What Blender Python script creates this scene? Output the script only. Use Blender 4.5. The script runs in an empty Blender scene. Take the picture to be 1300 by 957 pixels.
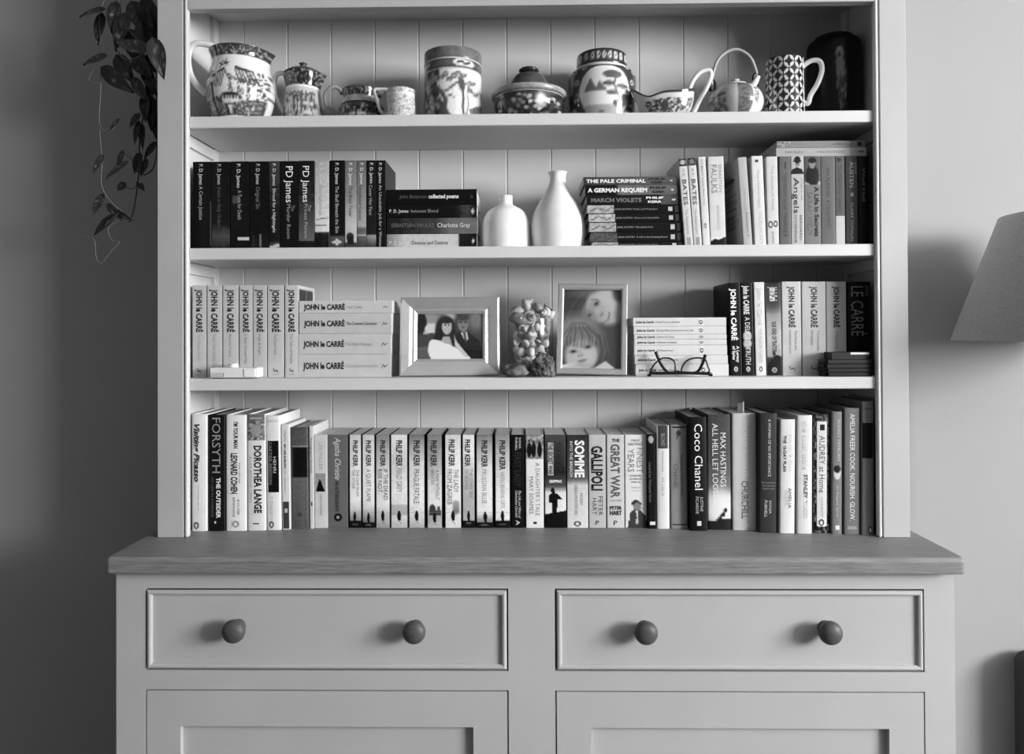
import bpy, bmesh, math, random
import numpy as np
from mathutils import Vector, Matrix, noise as mnoise

# ------------------------------------------------------------------ camera, light, exposure
sc = bpy.context.scene
COL = sc.collection
random.seed(7)
RNG = np.random.RandomState(11)
ZW = 0.82                                   # height of the worktop above the floor
FPX, PX, PY = 930.2, 650.0, 415.54          # focal length and principal point, 1300x957 frame
CAM = Vector((-0.0126, -1.562, ZW + 0.4343))
yaw, pitch, roll = -0.01625, 0.00828, 0.00452
_r = Vector((math.cos(yaw), -math.sin(yaw), 0)); _f0 = Vector((math.sin(yaw), math.cos(yaw), 0))
FWD = _f0 * math.cos(pitch) + Vector((0, 0, math.sin(pitch)))
_u = -_f0 * math.sin(pitch) + Vector((0, 0, math.cos(pitch)))
RT = _r * math.cos(roll) - _u * math.sin(roll)
UP = _r * math.sin(roll) + _u * math.cos(roll)
cd = bpy.data.cameras.new('camera'); cam = bpy.data.objects.new('camera', cd); COL.objects.link(cam)
cd.sensor_width = 36; cd.lens = FPX / 1300 * 36; cd.shift_y = (PY - 478.5) / 1300; cd.clip_start = .02
M = Matrix((( RT.x, UP.x, -FWD.x, CAM.x), (RT.y, UP.y, -FWD.y, CAM.y), (RT.z, UP.z, -FWD.z, CAM.z), (0, 0, 0, 1)))
cam.matrix_world = M
sc.camera = cam

w = bpy.data.worlds.new('world'); sc.world = w; w.use_nodes = True
w.node_tree.nodes['Background'].inputs[0].default_value = (1, 1, 1, 1)
w.node_tree.nodes['Background'].inputs[1].default_value = 0.045

WIN_X, WIN_Y0, WIN_Y1, WIN_Z0, WIN_Z1 = 4.1, -3.45, -1.45, ZW + 0.38, ZW + 1.6
ld = bpy.data.lights.new('window_daylight', 'AREA'); ld.shape = 'RECTANGLE'
ld.size = WIN_Y1 - WIN_Y0; ld.size_y = WIN_Z1 - WIN_Z0; ld.energy = 560; ld.color = (1, 1, 1)
lo = bpy.data.objects.new('window_daylight', ld); COL.objects.link(lo)
lo.location = (WIN_X + .1, (WIN_Y0 + WIN_Y1) / 2, (WIN_Z0 + WIN_Z1) / 2)
lo.rotation_euler = (0, math.radians(90), 0)          # emits towards -X, into the room
lo.rotation_euler = (math.radians(90), 0, math.radians(90))

vs = sc.view_settings
sc.display_settings.display_device = 'sRGB'
vs.view_transform = 'Standard'; vs.look = 'None'; vs.gamma = 1; vs.use_curve_mapping = False
vs.exposure = -0.22

# ------------------------------------------------------------------ helpers
def ray(px, py):
    return FWD * FPX + RT * (px - PX) - UP * (py - PY)
def atY(px, py, Y):
    d = ray(px, py); return CAM + d * ((Y - CAM.y) / d.y)
def atZ(px, py, Z):
    d = ray(px, py); return CAM + d * ((Z - CAM.z) / d.z)
def lin(v):
    c = max(0., min(1., v / 255.)); return c / 12.92 if c <= .04045 else ((c + .055) / 1.055) ** 2.4
def linA(a):
    c = np.clip(np.asarray(a, float) / 255., 0, 1)
    return np.where(c <= .04045, c / 12.92, ((c + .055) / 1.055) ** 2.4)

_mats = {}
def mat(v, rough=.55, metal=0., spec=.4, kind='plain'):
    key = (round(v), rough, metal, spec, kind)
    if key in _mats: return _mats[key]
    m = bpy.data.materials.new('%s_%d' % (kind, round(v))); m.use_nodes = True
    nt = m.node_tree; b = nt.nodes['Principled BSDF']
    a = lin(v); b.inputs['Roughness'].default_value = rough; b.inputs['Metallic'].default_value = metal
    b.inputs['Specular IOR Level'].default_value = spec
    b.inputs['Base Color'].default_value = (a, a, a, 1)
    tc = nt.nodes.new('ShaderNodeTexCoord')
    def noise(scale, detail, sx=(1, 1, 1)):
        mp = nt.nodes.new('ShaderNodeMapping'); mp.inputs['Scale'].default_value = sx
        nt.links.new(tc.outputs['Object'], mp.inputs[0])
        n = nt.nodes.new('ShaderNodeTexNoise'); n.inputs['Scale'].default_value = scale; n.inputs['Detail'].default_value = detail
        nt.links.new(mp.outputs[0], n.inputs['Vector']); return n
    def ramp(src, lo, hi, p0=.3, p1=.7):
        r = nt.nodes.new('ShaderNodeValToRGB'); r.color_ramp.elements[0].position = p0; r.color_ramp.elements[1].position = p1
        r.color_ramp.elements[0].color = (lo, lo, lo, 1); r.color_ramp.elements[1].color = (hi, hi, hi, 1)
        nt.links.new(src, r.inputs[0]); return r
    def bump(src, strength, dist):
        bp = nt.nodes.new('ShaderNodeBump'); bp.inputs['Strength'].default_value = strength; bp.inputs['Distance'].default_value = dist
        nt.links.new(src, bp.inputs['Height']); nt.links.new(bp.outputs[0], b.inputs['Normal'])
    if kind == 'paint':
        n = noise(6, 3); r = ramp(n.outputs[0], a * .97, a * 1.03); nt.links.new(r.outputs[0], b.inputs['Base Color'])
        n2 = noise(220, 2); bump(n2.outputs[0], .05, .001)
    elif kind == 'wall':
        n = noise(2, 4); r = ramp(n.outputs[0], a * .98, a * 1.02); nt.links.new(r.outputs[0], b.inputs['Base Color'])
        n2 = noise(300, 3); bump(n2.outputs[0], .08, .001)
    elif kind in ('oak', 'oak_z'):
        st = (2.5, 45, 45) if kind == 'oak' else (45, 45, 2.5)
        n = noise(7, 8, st); n.inputs['Roughness'].default_value = .7
        r = ramp(n.outputs[0], a * .66, a * 1.34, .32, .68); nt.links.new(r.outputs[0], b.inputs['Base Color'])
        n2 = noise(30, 4, st); bump(n2.outputs[0], .15, .0006)
    elif kind == 'pages':
        n = noise(60, 2, (40, 1, 1)); r = ramp(n.outputs[0], a * .75, a * 1.08); nt.links.new(r.outputs[0], b.inputs['Base Color'])
    elif kind == 'linen':
        n = noise(40, 3, (3, 3, 30)); r = ramp(n.outputs[0], a * .8, a * 1.15); nt.links.new(r.outputs[0], b.inputs['Base Color'])
        bump(n.outputs[0], .3, .001)
    elif kind == 'stone':
        n = noise(45, 6); r = ramp(n.outputs[0], a * .35, a * 1.7, .35, .65); nt.links.new(r.outputs[0], b.inputs['Base Color'])
        n2 = noise(90, 5); bump(n2.outputs[0], .5, .002)
    elif kind == 'shell':
        n = noise(70, 4); r = ramp(n.outputs[0], a * .65, a * 1.15, .3, .6); nt.links.new(r.outputs[0], b.inputs['Base Color'])
    elif kind == 'cane':
        wv = nt.nodes.new('ShaderNodeTexWave'); wv.inputs['Scale'].default_value = 90; nt.links.new(tc.outputs['Object'], wv.inputs[0])
        r = ramp(wv.outputs[1], a * .7, a * 1.1); nt.links.new(r.outputs[0], b.inputs['Base Color'])
    else:
        n = noise(35, 3); r = ramp(n.outputs[0], a * .95, a * 1.05); nt.links.new(r.outputs[0], b.inputs['Base Color'])
    _mats[key] = m; return m

def vcol_mat(rough=.35, spec=.5, coat=0.):
    key = ('vcol', rough, spec, coat)
    if key in _mats: return _mats[key]
    m = bpy.data.materials.new('print_%d' % int(rough * 100)); m.use_nodes = True
    nt = m.node_tree; b = nt.nodes['Principled BSDF']
    at = nt.nodes.new('ShaderNodeAttribute'); at.attribute_name = 'Col'
    nt.links.new(at.outputs['Color'], b.inputs['Base Color'])
    b.inputs['Roughness'].default_value = rough; b.inputs['Specular IOR Level'].default_value = spec
    b.inputs['Coat Weight'].default_value = coat; b.inputs['Coat Roughness'].default_value = .06
    _mats[key] = m; return m

def glass_mat():
    if 'glass' in _mats: return _mats['glass']
    m = bpy.data.materials.new('clear_glass'); m.use_nodes = True; nt = m.node_tree
    for n in list(nt.nodes): nt.nodes.remove(n)
    o = nt.nodes.new('ShaderNodeOutputMaterial'); mx = nt.nodes.new('ShaderNodeMixShader')
    tr = nt.nodes.new('ShaderNodeBsdfTransparent'); tr.inputs[0].default_value = (.96, .96, .96, 1)
    gl = nt.nodes.new('ShaderNodeBsdfGlossy'); gl.inputs['Roughness'].default_value = .03
    lw = nt.nodes.new('ShaderNodeLayerWeight'); lw.inputs['Blend'].default_value = .5
    pw_ = nt.nodes.new('ShaderNodeMath'); pw_.operation = 'POWER'; pw_.inputs[1].default_value = 5
    ma = nt.nodes.new('ShaderNodeMath'); ma.operation = 'MULTIPLY_ADD'; ma.inputs[1].default_value = .8; ma.inputs[2].default_value = .04
    nt.links.new(lw.outputs['Facing'], pw_.inputs[0]); nt.links.new(pw_.outputs[0], ma.inputs[0])
    nt.links.new(ma.outputs[0], mx.inputs[0]); nt.links.new(tr.outputs[0], mx.inputs[1]); nt.links.new(gl.outputs[0], mx.inputs[2])
    nt.links.new(mx.outputs[0], o.inputs[0]); _mats['glass'] = m; return m

def tag(o, label, cat, group=None):
    o['label'] = label; o['category'] = cat
    if group: o['group'] = group
    return o
def empty(name, loc=(0, 0, 0), rot=(0, 0, 0)):
    o = bpy.data.objects.new(name, None); o.empty_display_size = .02; COL.objects.link(o)
    o.location = loc; o.rotation_euler = rot; return o
def mk(name, verts, faces, m, parent=None, smooth=False, kind=None):
    me = bpy.data.meshes.new(name); me.from_pydata([tuple(v) for v in verts], [], faces); me.update()
    if smooth: me.polygons.foreach_set('use_smooth', [True] * len(me.polygons))
    me.materials.append(m)
    o = bpy.data.objects.new(name, me); COL.objects.link(o)
    if parent: o.parent = parent
    if kind: o['kind'] = kind
    return o
def mkbm(name, bm, m, parent=None, smooth=False, kind=None):
    bmesh.ops.recalc_face_normals(bm, faces=bm.faces[:])
    me = bpy.data.meshes.new(name); bm.to_mesh(me); bm.free()
    if smooth: me.polygons.foreach_set('use_smooth', [True] * len(me.polygons))
    me.materials.append(m)
    o = bpy.data.objects.new(name, me); COL.objects.link(o)
    if parent: o.parent = parent
    if kind: o['kind'] = kind
    return o
def bbox(bm, x0, x1, y0, y1, z0, z1, bev=0., seg=1):
    r = bmesh.ops.create_cube(bm, size=1.)
    vv = r['verts']
    for v in vv:
        v.co = Vector((x0 + (v.co.x + .5) * (x1 - x0), y0 + (v.co.y + .5) * (y1 - y0), z0 + (v.co.z + .5) * (z1 - z0)))
    if bev > 0:
        es = list({e for v in vv for e in v.link_edges})
        bmesh.ops.bevel(bm, geom=es, offset=bev, segments=seg, profile=.5, affect='EDGES')
def box(name, x0, x1, y0, y1, z0, z1, m, parent=None, bev=0., seg=1, kind=None, smooth=False):
    bm = bmesh.new(); bbox(bm, x0, x1, y0, y1, z0, z1, bev, seg)
    return mkbm(name, bm, m, parent, smooth, kind)
def struct(o): o['kind'] = 'structure'; return o

def tube_geo(path, rad, segs=10, cap=True, squash=1.):
    P = [Vector(p) for p in path]; n = len(P)
    if not hasattr(rad, '__len__'): rad = [rad] * n
    V = []; F = []
    prev = None
    for i in range(n):
        t = (P[min(i + 1, n - 1)] - P[max(i - 1, 0)]).normalized()
        if prev is None:
            a = Vector((0, 1, 0)) if abs(t.y) < .9 else Vector((1, 0, 0))
            nrm = (a - t * a.dot(t)).normalized()
        else:
            nrm = (prev - t * prev.dot(t)).normalized()
        prev = nrm; bi = t.cross(nrm)
        for k in range(segs):
            an = 2 * math.pi * k / segs
            V.append(P[i] + (nrm * math.cos(an) * squash + bi * math.sin(an)) * rad[i])
    for i in range(n - 1):
        for k in range(segs):
            k2 = (k + 1) % segs
            F.append((i * segs + k, i * segs + k2, (i + 1) * segs + k2, (i + 1) * segs + k))
    if cap:
        F.append(tuple(range(segs))[::-1]); F.append(tuple((n - 1) * segs + k for k in range(segs)))
    return V, F
def tube(name, path, rad, m, parent=None, segs=10, squash=1.):
    V, F = tube_geo(path, rad, segs, True, squash); return mk(name, V, F, m, parent, True)
def cr(pts, n=8):
    """Catmull-Rom through points"""
    P = [np.array(p, float) for p in pts]; out = []
    for i in range(len(P) - 1):
        p0 = P[max(i - 1, 0)]; p1 = P[i]; p2 = P[i + 1]; p3 = P[min(i + 2, len(P) - 1)]
        for k in range(n):
            t = k / n
            out.append(.5 * ((2 * p1) + (-p0 + p2) * t + (2 * p0 - 5 * p1 + 4 * p2 - p3) * t * t + (-p0 + 3 * p1 - 3 * p2 + p3) * t ** 3))
    out.append(P[-1]); return [tuple(o) for o in out]

# ---- canvas: flat prints and glazed decoration, drawn with numpy, carried as a colour attribute
class Canvas:
    def __init__(s, w, h, v=230):
        s.w, s.h = w, h; s.a = np.full((h, w), float(v))
        s.X, s.Y = np.meshgrid((np.arange(w) + .5) / w, (np.arange(h) + .5) / h)
    def mix(s, mask, v): s.a = s.a * (1 - mask) + v * mask
    def ell(s, cx, cy, rx, ry, v, rot=0., soft=.12, al=1.):
        asp = s.h / s.w
        dx = s.X - cx; dy = (s.Y - cy) * asp; c, n = math.cos(rot), math.sin(rot)
        x = (dx * c + dy * n) / rx; y = (-dx * n + dy * c) / (ry * asp)
        d = np.sqrt(x * x + y * y); s.mix(np.clip((1 + soft - d) / (2 * soft), 0, 1) * al, v); return s
    def poly(s, pts, v, al=1.):
        m = np.zeros(s.a.shape, bool); n = len(pts)
        for i in range(n):
            x0, y0 = pts[i]; x1, y1 = pts[(i + 1) % n]
            if y0 == y1: continue
            c = ((s.Y >= min(y0, y1)) & (s.Y < max(y0, y1))) & (s.X < x0 + (s.Y - y0) / (y1 - y0) * (x1 - x0)); m ^= c
        s.mix(m * al, v); return s
    def rect(s, x0, x1, y0, y1, v, al=1.):
        s.mix(((s.X >= x0) & (s.X < x1) & (s.Y >= y0) & (s.Y < y1)) * al, v); return s
    def stroke(s, pts, wd, v, al=1.):
        asp = s.h / s.w; best = np.full(s.a.shape, 9.)
        for (x0, y0), (x1, y1) in zip(pts[:-1], pts[1:]):
            ax, ay, bx, by = x0, y0 * asp, x1, y1 * asp; L = (bx - ax) ** 2 + (by - ay) ** 2 + 1e-12
            t = np.clip(((s.X - ax) * (bx - ax) + (s.Y * asp - ay) * (by - ay)) / L, 0, 1)
            best = np.minimum(best, np.hypot(s.X - ax - t * (bx - ax), s.Y * asp - ay - t * (by - ay)))
        s.mix(np.clip((wd - best) / (wd * .5), 0, 1) * al, v); return s
    def grad(s, stops):
        ys = [p for p, _ in stops]; s.a = np.interp(s.Y, ys, [v for _, v in stops]); return s
    def dots(s, x0, x1, y0, y1, n, r, v, rv=.5, al=.9, seed=0):
        rs = np.random.RandomState(seed)
        for _ in range(n):
            rr = r * (1 + rv * rs.uniform(-1, 1))
            s.ell(rs.uniform(x0, x1), rs.uniform(y0, y1), rr, rr * s.w / s.h * rs.uniform(.5, 1.2), v, rs.uniform(0, 3), .3, al)
        return s
    def noise(s, amp, seed=0, sc=3):
        rs = np.random.RandomState(seed); n = rs.uniform(-1, 1, (s.h // sc + 2, s.w // sc + 2))
        s.a = s.a + amp * np.kron(n, np.ones((sc, sc)))[:s.h, :s.w]; return s
    def blur(s, k=1):
        for _ in range(k):
            p = np.pad(s.a, 1, mode='edge')
            s.a = (p[:-2, 1:-1] + p[2:, 1:-1] + p[1:-1, :-2] + p[1:-1, 2:] + 2 * p[1:-1, 1:-1]) / 6
        return s
    def sample(s, u, v):
        i = np.clip((np.asarray(v) * s.h).astype(int), 0, s.h - 1); j = np.clip((np.asarray(u) * s.w).astype(int), 0, s.w - 1)
        return linA(s.a[i, j])
def setcol(me, vals):
    at = me.color_attributes.new('Col', 'FLOAT_COLOR', 'POINT')
    v = np.asarray(vals, np.float32); c = np.ones((len(v), 4), np.float32); c[:, :3] = v[:, None]
    at.data.foreach_set('color', c.ravel())
def picture(name, cv, org, ux, vy, parent, rough=.4, nx=None, ny=None):
    """flat print: org = upper left corner, ux along the width, vy down the height (local coordinates)"""
    nx = nx or cv.w; ny = ny or cv.h
    U, Vv = np.meshgrid(np.linspace(0, 1, nx + 1), np.linspace(0, 1, ny + 1))
    org = np.array(org); ux = np.array(ux); vy = np.array(vy)
    P = org + U.reshape(-1, 1) * ux + Vv.reshape(-1, 1) * vy
    F = [(j * (nx + 1) + i, (j + 1) * (nx + 1) + i, (j + 1) * (nx + 1) + i + 1, j * (nx + 1) + i + 1) for j in range(ny) for i in range(nx)]
    o = mk(name, P, F, vcol_mat(rough), parent)
    setcol(o.data, cv.sample(U.ravel(), Vv.ravel())); return o

# ---- lettering: each string once as a mesh of unit length and unit capital height
_txt = {}
def text_mesh(s, bold, ital):
    key = (s, bold, ital)
    if key in _txt: return _txt[key]
    c = bpy.data.curves.new('lettering', 'FONT'); c.body = s; c.size = 1; c.resolution_u = 2; c.offset = .034 if bold else 0.0
    c.shear = .35 if ital else 0; c.align_x = 'LEFT'; c.fill_mode = 'FRONT'
    o = bpy.data.objects.new('t', c); COL.objects.link(o)
    dg = bpy.context.evaluated_depsgraph_get(); me = bpy.data.meshes.new_from_object(o.evaluated_get(dg))
    bpy.data.objects.remove(o); bpy.data.curves.remove(c)
    n = len(me.vertices); a = np.zeros(n * 3, np.float32); me.vertices.foreach_get('co', a); a = a.reshape(-1, 3)
    x0, x1 = a[:, 0].min(), a[:, 0].max()
    a[:, 0] = (a[:, 0] - x0) / (x1 - x0); a[:, 1] = a[:, 1] / .70
    me.vertices.foreach_set('co', a.ravel()); me.materials.clear(); me.materials.append(None)
    _txt[key] = me; return me
def lettering(s, mtx, v, parent, bold=False, ital=False, name='lettering'):
    o = bpy.data.objects.new(name, text_mesh(s, bold, ital)); COL.objects.link(o)
    o.material_slots[0].link = 'OBJECT'; o.material_slots[0].material = mat(v, .5)
    o.parent = parent; o.matrix_basis = mtx; return o

# ------------------------------------------------------------------ room shell
D_BACK = 0.2163                              # front of the rack's back boards
WY = 0.255                                   # face of the wall behind the dresser
WALL = mat(154, .7, kind='wall'); CEIL = mat(225, .8, kind='wall')
PAINT = mat(208, .42, kind='paint'); FRAME = mat(178, .42, kind='paint')
struct(box('wall_back', -3.2, WIN_X + .2, WY, WY + .12, 0, 2.5, WALL))
struct(box('floor', -3.2, WIN_X + .2, -4.2, WY + .12, -.08, 0, mat(70, .7, kind='oak')))
struct(box('ceiling', -3.2, WIN_X + .2, -4.2, WY + .12, 2.5, 2.6, CEIL))
struct(box('wall_left', -3.32, -3.2, -4.2, WY, 0, 2.5, WALL))
bm = bmesh.new()
bbox(bm, WIN_X, WIN_X + .2, -4.2, WIN_Y0, 0, 2.5); bbox(bm, WIN_X, WIN_X + .2, WIN_Y1, WY, 0, 2.5)
bbox(bm, WIN_X, WIN_X + .2, WIN_Y0, WIN_Y1, 0, WIN_Z0); bbox(bm, WIN_X, WIN_X + .2, WIN_Y0, WIN_Y1, WIN_Z1, 2.5)
struct(mkbm('wall_right', bm, WALL))
win = struct(empty('window_1', (WIN_X + .03, (WIN_Y0 + WIN_Y1) / 2, WIN_Z0)))
hw, hh = (WIN_Y1 - WIN_Y0) / 2, WIN_Z1 - WIN_Z0
bm = bmesh.new()
for a in ((-hw, -hw + .05, 0, hh), (hw - .05, hw, 0, hh), (-hw, hw, 0, .05), (-hw, hw, hh - .05, hh)):
    bbox(bm, 0, .05, a[0], a[1], a[2], a[3])
mkbm('window_frame', bm, mat(235, .4, kind='paint'), win)
box('mullion', .005, .045, -.015, .015, .05, hh - .05, mat(235, .4, kind='paint'), win)

# ------------------------------------------------------------------ the dresser: base, worktop, rack
XB, YB, TW = .828, -.109, .0335
base = tag(empty('drawer_sideboard', (0, YB, 0)), 'pale painted dresser base with two beaded drawers and wooden knobs', 'dresser')
def bpart(name, x0, x1, z0, z1, y0=0., y1=.022, bev=.0008): return box(name, x0, x1, y0, y1, z0, z1, FRAME, base, bev)
DZT, DZB, DXL, DXM = ZW - .0702, ZW - .2327, .7692, .0461
TOPZ = ZW - TW
bm = bmesh.new()
for x0, x1, z0, z1 in ((-DXL, DXL, DZT, TOPZ), (-DXL, DXL, DZB - .038, DZB), (-XB, -DXL, .09, TOPZ), (DXL, XB, .09, TOPZ), (-DXM, DXM, DZB, DZT), (-DXM, DXM, .12, DZB - .038), (-DXL, DXL, .09, .12)):
    bbox(bm, x0, x1, 0, .022, z0, z1)
mkbm('face_frame', bm, FRAME, base)
bm = bmesh.new()
bbox(bm, -XB, -XB + .02, .0222, -YB + .24, .09, TOPZ); bbox(bm, XB - .02, XB, .0222, -YB + .24, .09, TOPZ)
bbox(bm, -XB + .02, XB - .02, -YB + .225, -YB + .24, .09, TOPZ); bbox(bm, -XB + .02, XB - .02, .0222, -YB + .225, .09, .105)
bbox(bm, -XB + .02, XB - .02, .0222, -YB + .225, DZB - .03, DZB - .015)
mkbm('carcass', bm, FRAME, base)
box('plinth', -XB + .015, XB - .015, .015, -YB + .235, 0, .0898, FRAME, base)
OAK = mat(122, .5, kind='oak'); KNOB = mat(74, .5, kind='oak')
def raised_bead(name, x0, x1, z0, z1, wd, parent, y=-.001):
    """half-round bead running round the edge of a drawer front"""
    V = []; F = []; prof = [(0, .010), (0, .0), (.18 * wd, -.0026), (.5 * wd, -.0036), (.82 * wd, -.0026), (wd, .0004), (wd, .010)]
    n = len(prof)
    for (sx, sz) in ((0, 0), (1, 0), (1, 1), (0, 1)):
        for (t, yy) in prof:
            X = x0 + t if sx == 0 else x1 - t; Z = z0 + t if sz == 0 else z1 - t
            V.append((X, y + yy, Z))
    for c in range(4):
        d = (c + 1) % 4
        for k in range(n - 1): F.append((c * n + k, d * n + k, d * n + k + 1, c * n + k + 1))
    bm = bmesh.new(); vv = [bm.verts.new(v) for v in V]
    for f in F: bm.faces.new([vv[i] for i in f])
    return mkbm(name, bm, FRAME, parent)
def knob_geo(R):
    prof = [(0.0, -.043), (.35, -.0425), (.68, -.040), (.88, -.036), (.98, -.031), (1.0, -.027), (.95, -.022), (.80, -.017), (.60, -.013), (.50, -.009), (.50, -.004), (.62, 0)]
    V = []; F = []; S = 28
    for r, y in prof:
        for k in range(S): V.append((R * r * math.cos(2 * math.pi * k / S), y, R * r * math.sin(2 * math.pi * k / S)))
    for i in range(len(prof) - 1):
        for k in range(S): F.append((i * S + k, i * S + (k + 1) % S, (i + 1) * S + (k + 1) % S, (i + 1) * S + k))
    return V, F
for sgn, knobs in ((-1, ((295, 803), (525, 804))), (1, ((821, 805), (1056, 805)))):
    x0, x1 = (-DXL, -DXM) if sgn < 0 else (DXM, DXL)
    gp = .0034
    dr = box('drawer', x0 + gp, x1 - gp, .0035, .021, DZB + gp, DZT - gp, FRAME, base)
    raised_bead('drawer_bead', x0 + gp, x1 - gp, DZB + gp, DZT - gp, .0098, dr, .0)
    for kx, ky in knobs:
        c = atY(kx, ky, YB - .03); V, F = knob_geo(.0228)
        k = mk('knob', [(a + c.x, b + .0036, d + c.z) for a, b, d in V], F, KNOB, dr, True); k['label'] = 'turned oak knob'
for sgn in (-1, 1):
    x0, x1 = (-DXL, -DXM) if sgn < 0 else (DXM, DXL); gp = .0028; z0, z1 = .12 + gp, DZB - .038 - gp
    d = box('door', x0 + gp, x1 - gp, .012, .021, z0, z1, FRAME, base)
    bm = bmesh.new()
    for a in ((x0 + gp, x0 + .07, z0, z1), (x1 - .07, x1 - gp, z0, z1), (x0 + .07, x1 - .07, z0, z0 + .07), (x0 + .07, x1 - .07, z1 - .07, z1)):
        bbox(bm, a[0], a[1], 0, .0119, a[2], a[3])
    mkbm('door_frame', bm, FRAME, d)

wt = bmesh.new(); XW, YWF = .8362, -.1387
bbox(wt, -XW, XW, YWF, WY - .004, ZW - TW + .0002, ZW)
vert_e = [e for e in wt.edges if abs(e.verts[0].co.z - e.verts[1].co.z) > .01 and e.verts[0].co.y < 0]
bmesh.ops.bevel(wt, geom=vert_e, offset=.012, segments=5, profile=.5, affect='EDGES')
top_e = [e for e in wt.edges if e.verts[0].co.z > ZW - .001 and e.verts[1].co.z > ZW - .001 and not (e.verts[0].co.y > 0 and e.verts[1].co.y > 0)]
bmesh.ops.bevel(wt, geom=top_e, offset=.009, segments=4, profile=.5, affect='EDGES')
bot_e = [e for e in wt.edges if max(v.co.z for v in e.verts) < ZW - TW + .001 and not (e.verts[0].co.y > 0 and e.verts[1].co.y > 0)]
bmesh.ops.bevel(wt, geom=bot_e, offset=.004, segments=2, profile=.5, affect='EDGES')
o = mkbm('dresser_worktop', wt, OAK); tag(o, 'oak worktop with rounded front edge between drawers and bookshelves', 'worktop')

rack = tag(empty('dresser_rack', (0, 0, ZW)), 'tall pale painted shelf rack with boarded back standing on the oak worktop', 'shelf unit')
def rp(name, x0, x1, y0, y1, z0, z1, bev=.0008): return box(name, x0, x1, y0, y1, z0, z1, PAINT, rack, bev)
ZT, Z1, Z2, Z3, TS, XI = 1.1361, .9065, .6215, .3389, .0252, .7345
HT = 1.30; E0 = .0004
zc = atY(690, 23, D_BACK).z - ZW             # underside of the top board
for s in (-1, 1):
    a, b = sorted((s * .8, s * .7445)); box('post', a, b, 0, .014, E0, HT, FRAME, rack, .0008)
    a, b = sorted((s * .7415, s * XI)); o = box('bead_moulding', a, b, -.0005, .014, E0, HT, PAINT, rack, .003, 3)
    a, b = sorted((s * .7446, s * .7414)); rp('groove', a, b, .006, .0138, E0, HT, 0)
    a, b = sorted((s * .8, s * .767)); rp('side_panel', a, b, .0142, D_BACK + .012, E0, HT)
    a, b = sorted((s * .7668, s * .757)); rp('corner_batten', a, b, D_BACK - .024, D_BACK - .0002, E0, zc)
    for z in (Z1, Z2, Z3):
        a, b = sorted((s * .7668, s * .758)); rp('shelf_batten', a, b, .0205, D_BACK - .0242, z - TS - .0255, z - TS - .0002)
for z in (Z1, Z2, Z3):
    o = rp('shelf', -.7562, .7562, .0205, D_BACK - .0003, z - TS, z, .0015)
    rp('shelf_nosing', -XI + .0003, XI - .0003, .0075, .0203, z - TS, z, .0015)
box('top_rail', -XI + .0003, XI - .0003, 0, .022, ZT, HT, FRAME, rack, .0008)
rp('top_board', -.7668, .7668, .0222, D_BACK - .0003, zc, zc + .02)
box('rack_roof', -.83, .83, -.03, D_BACK + .02, HT + .0002, HT + .02, PAINT, rack, .003)
GS, GO = .10721, .00174
for i in range(-1, 15):
    x0 = max(GO + (i - 7.5) * GS + GS, -.7668); x1 = min(GO + (i - 6.5) * GS + GS, .7668)
    if x1 - x0 < .01: continue
    bmk = bmesh.new(); bbox(bmk, x0, x1, D_BACK, D_BACK + .012, E0, HT)
    es = [e for e in bmk.edges if abs(e.verts[0].co.z - e.verts[1].co.z) > .1 and e.verts[0].co.y < D_BACK + .001]
    bmesh.ops.bevel(bmk, geom=es, offset=.0024, segments=1, affect='EDGES')
    mkbm('plank', bmk, PAINT, rack)

# ------------------------------------------------------------------ books
ORD = ['zeroth', 'first', 'second', 'third', 'fourth', 'fifth', 'sixth', 'seventh', 'eighth', 'ninth', 'tenth', 'eleventh', 'twelfth', 'thirteenth',
       'fourteenth', 'fifteenth', 'sixteenth', 'seventeenth', 'eighteenth', 'nineteenth', 'twentieth'] + ['twenty-' + a for a in
       ('first', 'second', 'third', 'fourth', 'fifth', 'sixth', 'seventh', 'eighth', 'ninth')] + ['thirtieth'] + ['thirty-' + a for a in
       ('first', 'second', 'third', 'fourth', 'fifth', 'sixth', 'seventh', 'eighth', 'ninth')] + ['fortieth', 'forty-first']
def T(s, t0, t1, c=.5, h=.4, v=235, o=''): return ('t', s, t0, t1, c, h, v, o)
def Hh(s, x0, x1, t, h, v=235, o=''): return ('h', s, x0, x1, t, h, v, o)        # h = capital height as a share of the spine length
def B(x0, x1, t0, t1, v): return ('b', x0, x1, t0, t1, v)
def Pc(cv, x0=0., x1=1., t0=0., t1=1.): return ('p', cv, x0, x1, t0, t1)
def G(*stops, w=6, h=60): return Pc(Canvas(w, h).grad(list(stops)))

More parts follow.
